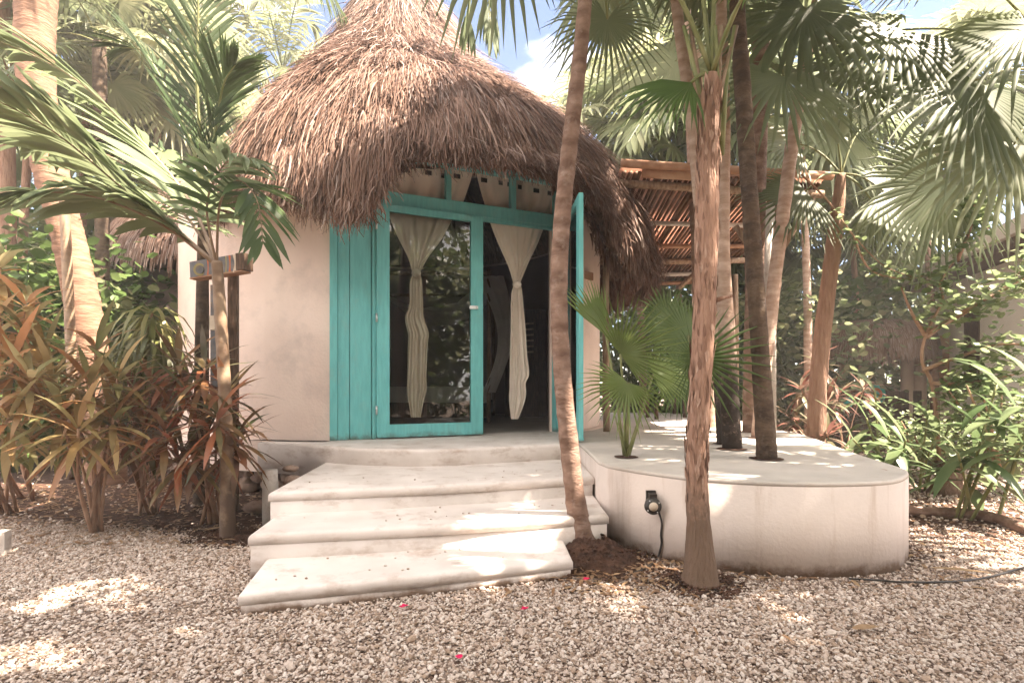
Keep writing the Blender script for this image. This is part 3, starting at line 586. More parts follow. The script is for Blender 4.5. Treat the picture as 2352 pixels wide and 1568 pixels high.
fan_palm('leaning_palm', G(1738, 1004, DZ), 'pale leaning palm trunk slanting up to the right behind the dark one', PT([(1742, 1006), (1752, 880), (1766, 760), (1782, 620), (1800, 480), (1818, 340), (1840, 200), (1868, 50), (1895, -90), (1920, -300)], Y4), [.075, .072, .07, .068, .068, .066, .062, .06, .055, .05], M_bark_pale, [], nrand=16, Rr=.95, pet=1.0, lm=L_fan2)

# small fan palm in terrace hole
hp = G(1438, 1049, DZ); Yh = hp.y
def LF(px, py, dY=0.): return P(px, py, Yh+dY)
sp = empty('young_fan_palm', hp, 'young fan palm with bright green leaves in the terrace hole closest to the doorway', 'palm')
for (hub, d, n, R, kw, foot) in (
    (LF(1425, 813, -.1), (.60, -.62, .45), (.6, .65, .45), .57, dict(spread=86, nseg=27, droop=.12, split=.32, fold=.07), (1438, 1048)),
    (LF(1441, 878, -.12), (-.45, -.3, -.62), (0, -1, .45), .42, dict(spread=105, nseg=27, droop=.18, split=.34, fold=.07), (1440, 1048)),
    (LF(1392, 770, .12), (-.42, .1, 1), (.6, -.75, .2), .52, dict(spread=34, nseg=14, droop=.05, split=.45, fold=.05), (1434, 1046)),
    (LF(1500, 860, .45), (.9, .2, .1), (-.1, -.9, .5), .34, dict(spread=80, nseg=22, droop=.2), (1444, 1046))):
    b = MB(); fan(b, hub, d, n, R, var=.7, **kw); lo = b.build('leaf', leafmat('bright_fan_leaf', [(.09, .15, .035), (.14, .21, .045), (.20, .27, .08)], .4), sp)
    b = MB(); p = G(*foot, DZ); b.tube([p, (p+Vector(hub))/2+Vector((.01, .02, .02)), Vector(hub)], [.014, .011, .009], 6); b.build('petiole', M_stem, lo)
for (px, py) in ((1408, 940), (1478, 930)):
    b = MB(); b.tube([G(1438, 1049, DZ), LF(px, py)], [.009, .005], 5); b.build('petiole', M_stem, sp)
# star leaf palm behind the shaggy trunk
sp2 = empty('star_fan_palm', G(1600, 985, DZ), 'dark green fan palm with one star-shaped leaf spread behind the shaggy trunk', 'palm')
for hub, d, n, R, kw in ((P(1596, 822, 4.1), (1, -.12, -.02), (-.2, -1, .1), .64, dict(spread=172, nseg=40, droop=.08, split=.30, asym=.62, fold=.06)),
    (P(1580, 770, 5.6), (-.5, 0, .6), (.1, -1, .3), .5, dict(spread=160, nseg=44, droop=.15)), (P(1535, 740, 6.2), (-.2, 0, .9), (.2, -1, .3), .5, dict(spread=160, nseg=40, droop=.2)),
    (P(1560, 860, 5.2), (-.4, -.1, -.2), (.1, -1, .3), .42, dict(spread=160, nseg=40, droop=.2))):
    b = MB(); fan(b, hub, d, n, R, var=.6, **kw); lo = b.build('leaf', L_fan, sp2)
    b = MB(); b.tube([(1.9, 5.6, DZ-.05), ((Vector((1.9, 5.6, DZ))+hub)/2), hub], [.014, .012, .009], 6); b.build('petiole', M_stem, lo)

# ---- palm right of the terrace with a crown of fans
Yg = 6.3
fan_palm('crowned_palm', P(1880, 1040, Yg), 'ragged brown palm behind the terrace whose young leaves open like rays above the kiosk', PT([(1872, 1080), (1878, 900), (1890, 760), (1905, 640), (1920, 520), (1932, 400)], Yg), [.11, .095, .09, .085, .08, .05], M_bark_shag,
  [(P(1925, 330, 6.2), (0, -.05, 1), (0, -1, .1), .80, dict(spread=40, nseg=22, droop=.0, split=.35, var=.9)),
   (P(1975, 300, 6.4), (.5, 0, 1), (0, -1, .1), .8, dict(spread=30, nseg=14, droop=.0, split=.35, var=.9)),
   (P(2030, 440, 6.0), (.8, -.1, -.3), (-.1, -.8, .6), .95, dict(spread=120)),
   (P(2010, 470, 6.2), (.5, -.1, -.8), (.1, -1, .2), .72, dict(spread=80, droop=.1)),
   (P(1850, 440, 6.0), (-.8, -.1, -.2), (.1, -.8, .6), .8, dict(spread=100)),
   (P(1830, 330, 6.6), (-.8, -.1, .2), (.1, -.8, .6), .8, dict(spread=100))], lm=L_fan2)
# big fans over the right side
Yr = 5.0
fan_palm('overhanging_palm', (6.2, 5.6, 0), 'tall palm at the right edge whose huge grey-green fans overhang the garden', [(6.2, 5.6, 0), (6.0, 5.5, 1.8), (5.5, 5.3, 3.9)], [.13, .11, .10], M_bark_shag,
  [(P(2230, 190, 4.7), (-.8, -.3, -.55), (.2, -.8, .5), 1.12, dict(spread=140, nseg=46, droop=.35)),
   (P(2060, 70, 4.9), (-.9, -.1, -.4), (.1, -.8, .6), .95, dict(spread=140, nseg=42, droop=.4)),
   (P(2330, 330, 4.5), (-.8, -.1, -.6), (.2, -.7, .6), 1.0, dict(spread=120, nseg=40, droop=.35)),
   (P(2360, 60, 4.6), (-.8, .1, -.3), (.2, -.7, .7), 1.0, dict(spread=120, nseg=40, droop=.35)),
   (P(2170, 420, 5.6), (-.7, 0, -.7), (.3, -.8, .4), 1.0, dict(spread=120, nseg=40, droop=.3)),
   (P(2200, -80, 5.2), (-.8, .1, -.1), (.2, -.5, .9), 1.0, dict(spread=140, nseg=40, droop=.35))], lm=L_fan2)
fan_palm('overhead_palm', (2.7, 5.3, 0), 'palm behind the leaning trunk whose broad fans hang at the top of the view', [(2.9, 6.6, 0), (2.8, 6.3, 2), (2.75, 6.0, 4.9)], [.11, .1, .09], M_bark_smooth,
  [(P(1800, 175, 4.4), (.2, -.2, -.35), (0, -.65, .8), .82, dict(spread=165, nseg=46, droop=.35)),
   (P(1700, 20, 5.6), (-.8, -.1, -.2), (.1, -.7, .8), .8, dict(spread=140, nseg=40, droop=.4)),
   (P(1850, 20, 4.6), (-.2, -.2, -.6), (0, -.8, .6), .8, dict(spread=150, nseg=40, droop=.4)),
   (P(1960, 160, 5.2), (.5, -.2, -.5), (0, -.7, .7), .85, dict(spread=150, nseg=40, droop=.4))], lm=L_fan2, nrand=3, Rr=1.0, pet=1.0)

# ---- left: feather palm with cane trunk in front of the hut
Yl = 3.94
fp = empty('feather_palm', G(522, 1235), 'slim cane-like palm left of the hut door, its long feather fronds sweeping left', 'palm')
trunk('trunk', PT([(523, 1237), (522, 1100), (518, 950), (512, 820), (505, 700), (498, 600)], Yl), [.055, .048, .044, .042, .04, .036], M_cane, fp, bump=.01, rings=.06)
T0 = P(498, 610, Yl)
FR = [([T0, P(420, 540, 3.9), P(280, 430, 3.7), P(120, 300, 3.4), P(-60, 205, 3.1)], dict(n=38, ll=.62, lw=.044, ang=52, droop=.25, rr=.016), .55),
      ([T0, P(380, 520, 3.8), P(230, 455, 3.5), P(80, 440, 3.2), P(-80, 460, 2.9)], dict(n=34, ll=.55, lw=.042, ang=50, droop=.35, rr=.016), .7),
      ([T0, P(440, 470, 4.1), P(330, 330, 4.2), P(170, 180, 4.1), P(0, 95, 4.0)], dict(n=36, ll=.66, lw=.044, ang=48, droop=.3, rr=.016), .35),
      ([T0, P(505, 470, 3.8), P(545, 415, 3.7), P(590, 460, 3.6), P(604, 560, 3.55)], dict(n=20, ll=.40, lw=.020, ang=62, droop=.35, rr=.010), .1),
      ([T0, P(475, 480, 3.8), P(500, 400, 3.7), P(540, 360, 3.6), P(590, 370, 3.5)], dict(n=22, ll=.34, lw=.020, ang=45, droop=.5, rr=.010), .5),
      ([T0, P(430, 500, 4.3), P(320, 400, 4.6), P(200, 340, 4.8), P(60, 330, 4.9)], dict(n=36, ll=.62, lw=.04, ang=50, droop=.4, rr=.014), .3)]
for i, (pts, kw, v0) in enumerate(FR):
    b, r_ = MB(), MB(); frond(b, r_, pts, v0=v0, **kw); lo = b.build('frond', L_frond if i != 3 else leafmat('mid_frond_leaf', [(.035, .07, .02), (.06, .10, .03), (.1, .15, .05)], .25), fp); r_.build('rachis', M_cane, lo)
# dark upright frond plant next to the roof
dpm = empty('upright_feather_palm', P(470, 1000, 5.2)*1., 'dark green feather palm standing upright against the left edge of the roof', 'palm')
T1 = P(468, 470, 5.0); trunk('trunk', [Vector((T1.x-.05, T1.y+.05, 0)), Vector((T1.x-.02, T1.y, 1.2)), T1], [.07, .06, .045], M_bark_dark, dpm)
for pts in ([T1, P(462, 350, 5.), P(452, 180, 4.9), P(455, 0, 4.8), P(440, -150, 4.7)], [T1, P(440, 330, 5.), P(380, 200, 5), P(330, 120, 5), P(280, 110, 5)], [T1, P(485, 370, 5.0), P(500, 260, 5.), P(515, 190, 4.9), P(540, 150, 4.8)], [T1, P(420, 400, 5.2), P(350, 330, 5.3), P(290, 320, 5.3), P(230, 380, 5.3)]):
    b, r_ = MB(), MB(); frond(b, r_, pts, n=44, ll=.5, lw=.015, ang=36, droop=.25, rr=.02); lo = b.build('frond', L_dark, dpm); r_.build('rachis', M_stem, lo)
# coconut palm far left
Yc = 6.2
cp = empty('coconut_palm', P(240, 1100, Yc), 'thick orange-brown ringed coconut trunk leaning at the far left', 'palm')
trunk('trunk', PT([(245, 1115), (232, 960), (205, 780), (180, 650), (150, 520), (118, 400), (92, 260), (80, 130), (84, 0), (100, -200), (120, -500)], Yc), [.21, .18, .17, .165, .16, .165, .17, .18, .19, .17, .15], M_bark_coco, cp, n=18, rings=.035, sub=10)
T2 = P(120, -500, Yc)
for k in range(9):
    az = k*2.4; el = R_(60-9*k); L = 3.4; d = Vector((math.cos(az)*math.cos(el), math.sin(az)*math.cos(el), math.sin(el)))
    pts = [T2, T2+d*L*.35, T2+d*L*.7+Vector((0, 0, -.35)), T2+d*L*.95+Vector((0, 0, -1.2))]
    b, r_ = MB(), MB(); frond(b, r_, pts, n=46, ll=.8, lw=.025, ang=50, droop=.9, rr=.03); lo = b.build('frond', L_frond, cp); r_.build('rachis', M_stem, lo)
# coconut behind the roof whose frond tip hangs in the sky
cp2 = empty('coconut_palm', (3.3, 12.5, 0), 'tall coconut palm whose frond tips hang in the sky right of the roof peak', 'palm')
def wp(px, py, Y): return P(px, py, Y)
T3 = P(1560, -520, 6.8)
trunk('trunk', [(T3.x+.6, T3.y+.6, 0), (T3.x+.4, T3.y+.4, 3), T3], [.14, .12, .1], M_bark_pale, cp2)
cp2.location = (T3.x+.6, T3.y+.6, 0)
for ch in cp2.children: ch.location = -cp2.location
for pts in ([T3, P(1350, -560, 6.5), P(1180, -330, 6.2), P(1090, -60, 6.0), P(1075, 70, 6.0)], [T3, P(1400, -500, 6.5), P(1220, -260, 6.3), P(1130, -60, 6.2), P(1130, 90, 6.1)], [T3, P(1600, -700, 6.4), P(1700, -600, 5.5), P(1740, -300, 4.8)], [T3, P(1460, -600, 5.6), P(1400, -500, 4.6), P(1350, -300, 4.0)], [T3, P(1300, -700, 7.4), P(1100, -650, 8), P(900, -450, 8.2)]):
    b, r_ = MB(), MB(); frond(b, r_, pts, n=52, ll=.62, lw=.02, ang=45, droop=1.2, rr=.022); lo = b.build('frond', L_frond, cp2); r_.build('rachis', M_stem, lo)
# slim background trunks at left
for (lab, pts, Y, r, m) in (('slim dark palm trunk right of the thick coconut trunk', [(240, 1060), (236, 700), (234, 450), (230, 250), (228, 100)], 7.2, .08, M_bark_dark), ('pale ringed cane stem standing against the foot of the coconut trunk', [(168, 1100), (166, 900), (160, 740), (146, 430)], 5.6, .045, M_cane), ('reddish-brown dead palm trunk at the upper left corner', [(20, 1050), (14, 600), (8, 200), (0, 60), (-10, -100)], 7.6, .12, M_bark_shag)):
    fan_palm('slim_palm', P(*pts[0], Y)*1., lab, PT(pts, Y), [r]*len(pts), m, [], nrand=0 if r < .05 else 8, Rr=.7, pet=.6, lm=L_bg)

# ---------------------------------------------------------------- cordylines
def rosette(b, c, n=26, L=.34, w=.026, tilt=(.15, -.35)):
    c = Vector(c)
    for k in range(n):
        az = k*2.39996+RNG.uniform(-.3, .3); el = math.radians(72-110*((k+.5)/n)**.8+RNG.normal(0, 8)); d = Vector((math.cos(az)*math.cos(el), math.sin(az)*math.cos(el), math.sin(el)))
        ribbon(b, c+d*.02+Vector((0, 0, -.12*k/n)), d, Vector((-d.x*math.sin(el), -d.y*math.sin(el), math.cos(el)+.2)), L*RNG.uniform(.75, 1.15), w*RNG.uniform(.8, 1.2), RNG.uniform(.2, .8)+tilt[0], RNG.random(), shape=0)
def cordyline(label, base, heads, lm, L=.34, w=.026, n=26, group='cordylines in the left bed', cat='shrub', name='cordyline', cm=None, droopy=0.):
    root = empty(name, base, label, cat, group); bb = MB(); base = Vector(base)
    for h in heads:
        h = Vector(h); f = base+Vector((random.uniform(-.07, .07), random.uniform(-.07, .07), 0)); mid = (f+h)/2+Vector((random.uniform(-.06, .06)+(f.x-h.x)*.15, random.uniform(-.05, .05), 0))
        bb.tube(smooth_pts([tuple(f), tuple(mid), tuple(h)], 5), [.015]*4+[.009]*7, 7, bump=.06)
    bb.build('stem', cm or M_twig, root)
    for h in heads:
        b = MB(); rosette(b, h, n, L, w, (droopy, 0)); b.build('leaf_rosette', lm, root)
    return root
Yk = 4.15
cordyline('dark red-brown cordyline clump against the hut wall beside the cane palm', G(480, 1200), [P(470, 845, Yk), P(520, 905, Yk-.05), P(430, 900, Yk+.1), P(545, 1000, Yk-.1), P(480, 990, Yk-.2), P(410, 840, Yk+.2), P(500, 950, Yk-.3), P(440, 1040, Yk-.1)], L_cord, .40, .025, 26)
cordyline('low cordyline with orange-edged leaves between the two taller clumps', G(340, 1180), [P(390, 930, 4.2), P(330, 985, 4.1), P(300, 900, 4.5), P(410, 1050, 4.0), P(350, 880, 4.4), P(380, 990, 3.9), P(290, 1010, 4.2)], L_cord, .36, .023, 22)
cordyline('tall copper cordyline with a single thick stem at the gravel edge', G(222, 1222), [P(205, 880, 3.9), P(140, 940, 3.8), P(260, 960, 3.9), P(180, 985, 3.7), P(70, 870, 3.8), P(120, 870, 4.0), P(270, 870, 4.1), P(220, 800, 4.2)], L_cordy, .42, .025, 26)
cordyline('bronze leafy clump at the far left edge beneath the coconut trunk', G(20, 1180), [P(30, 830, 4.0), P(-30, 900, 3.8), P(60, 760, 4.2), P(100, 820, 4.3), P(20, 960, 3.7), P(-40, 780, 4.0)], L_cordy, .42, .027, 24)
cordyline('pale bronze cordyline heads highest at the left edge, near the coconut trunk', G(90, 1150), [P(0, 610, 4.4), P(60, 700, 4.3), P(-50, 660, 4.3)], L_cordy, .34, .034, 20)
cordyline('small green-striped arching plant in front of the left hut wall', G(330, 1120), [P(330, 760, 4.9), P(300, 820, 4.8), P(370, 780, 4.7), P(350, 720, 4.7)], L_stripe, .55, .016, 60, droopy=1.5, group=None, name='striped_plant', cat='plant')
cordyline('low grey-green drooping plant in the deep shade at far left', G(60, 1140), [P(80, 985, 4.3), P(20, 1010, 4.2), P(140, 1010, 4.3)], L_stripe, .30, .02, 22, group=None, name='drooping_plant', cat='plant')

# ---------------------------------------------------------------- totem, stump, spotlight
tot = empty('painted_totem', P(505, 1080, 4.9), 'painted wooden cross-beam totem on a post beside the left hut wall', 'totem')
M_tb = mat('blue_grey_paint', (.11, .12, .14), (.19, .19, .20), 14, .8, dirt=((.3, .17, .08), 12, .7))
b = MB(); b.bar(P(447, 622, 4.75), P(566, 603, 4.6), .10, .135); b.build('cross_beam', M_tb, tot, smooth=False)
b = MB(); b.bar(P(552, 604, 4.61), P(571, 602, 4.59), .106, .14); b.build('beam_end', M_darkwood, tot, smooth=False)
b = MB(); b.bar(P(447, 642, 4.74), P(566, 624, 4.6), .106, .012); b.build('beam_underside', M_orangewood, tot, smooth=False)
M_or = mat('orange_paint', (.55, .13, .04), (.6, .17, .06), 20); M_ye = mat('ochre_paint', (.3, .26, .12), (.38, .32, .16), 20); M_cr = mat('cream_paint', (.6, .5, .4), (.66, .56, .46), 20)
for px, wd, m in ((478, .028, M_or), (528, .03, M_or), (519, .018, M_ye), (540, .05, M_cr)):
    py = 620-(px-447)*.16; Y = 4.75-(px-447)/119*.15-.064; b = MB(); c = P(px, py, Y); pts = []
    for k in range(9):
        t = k/8-.5; pts.append((c.x+wd*.8*math.cos(t*2.6)-wd*.4, c.y, c.z+t*.15))
    V = []
    for k, p in enumerate(pts): ww = wd/2*(1-(2*abs(k/8-.5))**3*.6); V += [(p[0]-ww, p[1], p[2]), (p[0]+ww, p[1], p[2]), (p[0]+ww, p[1]+.004, p[2]), (p[0]-ww, p[1]+.004, p[2])]
    b.add(V, None, [(4*k+i, 4*k+(i+1) % 4, 4*k+4+(i+1) % 4, 4*k+4+i) for k in range(8) for i in range(4)]); b.build('painted_mark', m, tot, smooth=False)
b = MB(); c = P(459, 619, 4.665); b.tube([(c.x, c.y-.004, c.z), (c.x, c.y+.02, c.z)], .055, 18); b.build('round_mark', M_ye, tot, smooth=False)
b = MB(); c = P(459, 619, 4.655); b.tube([(c.x, c.y-.004, c.z), (c.x, c.y+.01, c.z)], .035, 16); b.build('round_mark_centre', M_tb, tot, smooth=False)
pt = [P(496, 650, 4.72), P(494, 790, 4.7), P(494, 1000, 4.7)]; b = MB(); b.bar((pt[0].x, pt[0].y, .9), (pt[0].x, pt[0].y, pt[0].z-.02), .07, .05); b.build('post', M_tb, tot, smooth=False)
b = MB(); c = P(536, 700, 4.78); b.box((c.x, c.y, 1.075), (.075, .07, 2.15), rz=.2); b.build('post', M_darkwood, tot, smooth=False)
b = MB(); c = P(495, 742, 4.66); b.box(c, (.075, .06, .12), rz=.1); b.build('carved_block', M_cr, tot, smooth=False)

st = G(622, 1202); st = Vector((-1.93, 4.35, 0)); b = MB(); b.tube([(st.x, st.y, -.02), (st.x, st.y, .2), (st.x-.004, st.y, .43)], [.062, .062, .058], 16, bump=.02); o = b.build('stump_post', M_palewood); tag(o, 'short whitewashed round post beside the left end of the steps', 'post')
b = MB()
for i, (x, y, z, r) in enumerate(((-1.80, 4.5, .06, .11), (-1.86, 4.62, .14, .10), (-1.79, 4.52, .22, .08), (-1.80, 4.46, .33, .075), (-1.82, 4.48, .42, .05), (-2.0, 4.75, .07, .12), (-2.2, 4.7, .05, .1))): rock_mesh(b, (x, y, z), r, 500+i)
o = b.build('stone_pile', M_rock); tag(o, 'small pile of dark stones between the whitewashed post and the steps', 'stones')

spt = empty('spotlight', P(1500, 1180, 3.45), 'small round black spotlight with cable fixed to the terrace wall', 'spotlight')
def terr_y(px):  # front wall distance at column px
    k = (px-CX)/FPX; best = None
    for i in range(len(TPs)-1):
        (x0, y0), (x1, y1) = TPs[i], TPs[i+1]; d = (x1-x0)-k*(y1-y0)
        if abs(d) < 1e-9: continue
        t = (k*y0-x0)/d
        if -1e-6 <= t <= 1+1e-6:
            y = y0+t*(y1-y0)
            if 2 < y < 5 and (best is None or y < best): best = y
    return best
yw = terr_y(1502); c = P(1501, 1163, yw-.10)
b = MB(); b.tube([(c.x, c.y, c.z), (c.x, c.y+.02, c.z), (c.x+.005, c.y+.055, c.z+.01), (c.x+.01, c.y+.075, c.z+.02)], [.051, .053, .045, .025], 24); head = b.build('lamp_head', M_blackm, spt)
b = MB(); b.tube([(c.x, c.y-.006, c.z), (c.x, c.y+.001, c.z)], .028, 20); b.build('lens', M_lens, head)
for k in range(4): a = k*math.pi/2+.6; b = MB(); b.tube([(c.x+.043*math.cos(a), c.y-.006, c.z+.043*math.sin(a)), (c.x+.043*math.cos(a), c.y+.002, c.z+.043*math.sin(a))], .004, 8); b.build('screw', M_steel, head)
b = MB(); b.box((c.x+.005, c.y+.06, c.z+.055), (.045, .08, .035), rz=0); b.box((c.x+.005, yw-.012, c.z+.05), (.06, .02, .07)); b.build('bracket', M_blackm, spt, smooth=False)
b = MB(); b.tube(smooth_pts([tuple(P(1512, 1172, yw-.06)), tuple(P(1520, 1200, terr_y(1520)-.015)), tuple(P(1518, 1228, terr_y(1518)-.012)), tuple(P(1519, 1250, terr_y(1519)-.015)), tuple(P(1508, 1285, terr_y(1508)-.05)), tuple(G(1480, 1306, .02)), tuple(G(1462, 1312, .012)), tuple(G(1450, 1318, -.01))], 5), .0065, 6); b.build('cable', M_blackm, spt)
# fallen things
b = MB(); b.tube(smooth_pts([tuple(G(x, y, .018)) for x, y in ((1950, 1328), (2010, 1331), (2080, 1336), (2200, 1334), (2280, 1322), (2360, 1300), (2450, 1285))], 5), .006, 6); tag(b.build('garden_cable', M_blackm), 'black cable lying on the gravel right of the terrace', 'cable')
b = MB(); b.tube(smooth_pts([tuple(G(x, y, .035)) for x, y in ((2070, 1172), (2130, 1176), (2200, 1178), (2280, 1188), (2352, 1215), (2420, 1240))], 5), .045, 10, bump=.08); tag(b.build('edging_log', M_bark_smooth), 'long low log edging the bed right of the terrace', 'log')
for i, (px, py, lab) in enumerate(((927, 1392, 'leftmost magenta petal on the gravel, just below the bottom step'), (1205, 1398, 'magenta petal on the gravel below the middle of the bottom step'), (1347, 1330, 'magenta petal on the dark soil at the foot of the slender palm'), (1056, 1511, 'magenta petal nearest the bottom edge of the view'))):
    b = MB(); c = G(px, py, .03)
    for k in range(4): a = random.uniform(0, 6.28); ribbon(b, c, (math.cos(a), math.sin(a), .5), (0, 0, 1), .026, .009, .3, .5)
    tag(b.build('petal', M_petal), lab, 'petal', 'fallen bougainvillea petals')
for (px, py, a, L, lab) in ((2140, 1303, -.5, .28, 'long dry leaf on the gravel behind the right end of the cable'), (810*1.0+640, 1225, .4, .001, None), (1960, 1443, .1, .12, 'thin dry leaf lying on the open gravel at right'), (470, 1217, .6, .14, 'pale dead leaf at the foot of the dark red cordyline'), (1565, 1312, 0, .12, 'dry brown bark strip left of the shaggy palm foot')):
    if lab:
        b = MB(); c = G(px, py, .03); ribbon(b, c, (math.cos(a), math.sin(a), .1), (0, 0, 1), L, .025, .05, .8); tag(b.build('dry_leaf', L_dry), lab, 'dry leaf', 'dry leaves on the ground')
b = MB(); c = G(4, 1272); b.box((c.x-.02, c.y, .07), (.10, .08, .16), rz=.3); tag(b.build('stone_block', M_palewood, smooth=False), 'small tan block at the far left edge of the gravel', 'block')
b = MB(); c = G(2175, 1135); b.tube([(c.x, c.y, -.02), (c.x+.01, c.y, .10), (c.x+.02, c.y, .2), (c.x, c.y, .34)], [.17, .13, .11, .10], 14, bump=.12); tag(b.build('tree_stump', M_bark_shag), 'reddish-brown stump under the broad leaves right of the terrace', 'stump')

# ---------------------------------------------------------------- pergola
pg = empty('slatted_pergola', (3.1, 6.6, DZ), 'wooden stick-roofed pergola joining the right side of the hut', 'pergola')
NL, NR, FL, FRt = P(1430, 412, 6.5), P(1872, 436, 6.7), P(1345, 650, 10.0), P(1640, 640, 10.0)
def bil(s, t): return (NL*(1-s)+NR*s)*(1-t)+(FL*(1-s)+FRt*s)*t
b = MB(); V = [tuple(bil(s, t)+Vector((0, 0, .07+z))) for z in (0, .008) for s, t in ((-.02, -.03), (1.02, -.03), (1.02, 1.02), (-.02, 1.02))]
b.add(V, None, [(3, 2, 1, 0), (4, 5, 6, 7), (0, 1, 5, 4), (1, 2, 6, 5), (2, 3, 7, 6), (3, 0, 4, 7)]); b.build('roof_sheet', M_sheet, pg, smooth=False)
b = MB()
for k in range(38):
    s = k/37; j = random.uniform(-.006, .006); b.tube([bil(s+j, -.03)+Vector((0, 0, .03)), bil(s+random.uniform(-.004, .004), .5)+Vector((0, 0, .028)), bil(s+j, 1.02)+Vector((0, 0, .03))], random.uniform(.018, .030), 6, bump=.06)
b.build('roof_sticks', mat('stick_wood', (.09, .05, .032), (.20, .12, .08), 6, .9, .4), pg)
for i, t in enumerate((0, .28, .5, .68, .86, 1.0)):
    b = MB(); b.tube([bil(-.03, t)-Vector((0, 0, .05)), bil(.5, t)-Vector((0, 0, .055)), bil(1.04, t)-Vector((0, 0, .05))], .05 if i % 3 == 0 else .035, 8, bump=.03); b.build('beam', (M_wood, M_palewood, M_orangewood)[i % 3], pg)
b = MB(); b.tube([bil(-.02, -.05)+Vector((0, 0, .09)), bil(1.05, -.05)+Vector((0, 0, .09))], .05, 8, bump=.02); b.build('front_log', M_orangewood, pg)
for px, py, m, r in ((1768, 990, M_palewood, .075), (1690, 960, M_wood, .05)):
    p = G(px, py, DZ); top = 3.3 if px > 1700 else 3.0; b = MB(); b.tube([(p.x, p.y, DZ-.02), (p.x, p.y, 2), (p.x-.01, p.y, top)], [r, r*.95, r*.9], 12, bump=.03); b.build('post', m, pg)
for (p, q) in ((P(1768, 620, 6.6), P(1870, 450, 6.7)), (P(1768, 640, 6.6), P(1690, 520, 6.8)), (P(1560, 660, 8.0), P(1640, 590, 7.6))):
    b = MB(); b.tube([p, q], .035, 8, bump=.04); b.build('brace', M_wood, pg)
b = MB(); b.bar(P(1475, 392, 6.4), P(1605, 400, 6.4), .02, .16); tag(b.build('loose_board', M_orangewood, smooth=False), 'loose tan board lying on top of the pergola front', 'board')
# stake legs at the back of the terrace
for i, (px, py, top) in enumerate(((1452, 945, 898), (1487, 958, 905), (1508, 962, 925), (1549, 950, 900), (1573, 958, 912), (1466, 935, 890), (1590, 945, 905))):
    p = G(px, py, DZ); b = MB(); h = (py-top)/FPX*p.y; b.tube([(p.x, p.y, DZ-.01), (p.x+random.uniform(-.02, .02), p.y, DZ+h)], [.035, .03], 8, bump=.05)
    tag(b.build('wooden_stake', M_darkwood), 'short dark wooden stake standing at the back of the terrace under the pergola', 'stake', 'short dark stakes at the back of the terrace')

# ---------------------------------------------------------------- background kiosk and building
Yk2 = 11.5
kc = P(2000, 900, Yk2); kio = empty('thatched_kiosk', (kc.x, Yk2, 0), 'small garden kiosk with low flat-topped thatch and white pillar in the right background', 'kiosk')
def thatch_cap(center, prof, parent, nst, squash=1.):
    pr = np.array(prof, float); sg = np.r_[0, np.cumsum(np.hypot(np.diff(pr[:, 0]), np.diff(pr[:, 1])))]; b = MB(); n = 40
    V = [(center[0]+r*math.cos(2*math.pi*k/n), center[1]+squash*r*math.sin(2*math.pi*k/n), z) for r, z in prof for k in range(n)]
    b.add(V, None, [(i*n+k, (i+1)*n+k, (i+1)*n+(k+1) % n, i*n+(k+1) % n) for i in range(len(prof)-1) for k in range(n)]); rf = b.build('roof', M_thatch_base, parent)
    s0 = sg[-1]*RNG.random(nst)**.8; L = RNG.uniform(.12, .3, nst); ph = RNG.uniform(0, 2*math.pi, nst); V = np.zeros((nst, 3, 2, 3))
    for k in range(3):
        ss = s0+L*k/2; r = np.interp(ss, sg, pr[:, 0])+.03+.02*k; z = np.interp(ss, sg, pr[:, 1])-np.maximum(ss-sg[-1], 0); w_ = .012*(1-k*.35)
        for q, sgn in enumerate((-1, 1)): V[:, k, q] = np.stack([center[0]+r*np.cos(ph+sgn*w_/np.maximum(r, .2)), center[1]+squash*r*np.sin(ph+sgn*w_/np.maximum(r, .2)), z], 1)
    base = np.arange(nst)[:, None]*6+np.arange(2)[None, :]*2; b = MB(); b.add(V.reshape(-1, 3), None, np.stack([base, base+1, base+3, base+2], -1).reshape(-1, 4), np.repeat(np.clip(.22+RNG.beta(2, 2, nst)*.7, 0, 1), 6)); b.build('thatch_strands', M_thatch, rf)
thatch_cap((kc.x, Yk2, 0), [(.02, 2.5), (.45, 2.46), (.80, 2.38), (1.02, 2.24), (1.10, 2.0), (1.12, 1.78)], kio, 14000)
for px, m in ((2088, M_stucco), (2060, M_stucco), (1915, M_wood)):
    x = (px-CX)/FPX*Yk2; b = MB(); b.tube([(x, Yk2-.3, 0), (x, Yk2-.3, 1.85)], .12 if m is M_stucco else .06, 12, bump=.02); b.build('pillar', m, kio)
b = MB(); b.box((kc.x-.1, Yk2-.35, .5), (1.9, .12, 1.0)); b.build('counter', M_darkwood, kio, smooth=False)
M_tq = mat('turquoise_paint', (.03, .4, .4), (.05, .5, .48), 8)
for (px, py, r, m) in ((2012, 905, .2, M_tq), (2012, 905, .13, M_or), (2012, 905, .07, M_tq), (1945, 925, .12, M_tq)):
    c = P(px, py, Yk2-.42-.01*(.3-r)); b = MB(); b.tube([(c.x, c.y, c.z), (c.x, c.y-.01*(.4-r)-.002, c.z)], r, 20); b.build('painted_circle', m, kio, smooth=False)
b = MB(); b.box(P(2180, 825, 11.0), (.9, .05, .95), rz=.15); tag(b.build('wooden_screen', M_orangewood, smooth=False), 'red-brown wooden screen between the kiosk and the white building', 'screen')
an = empty('thatched_annex', (-4.9, 9.3, 0), 'second brown thatched roof low behind the left wall of the hut', 'hut')
thatch_cap((-4.9, 9.3, 0), [(.02, 4.7), (.6, 4.5), (1.2, 4.0), (1.6, 3.5), (1.75, 3.1), (1.78, 2.85)], an, 12000)
b = MB(); b.tube([(-4.9, 9.3, 0), (-4.9, 9.3, 3.4)], 1.25, 32); b.build('wall', M_inner, an)
bl = empty('white_building', (8.8, 10, 0), 'white plastered building with overhanging roof edge partly seen at the right edge', 'building')
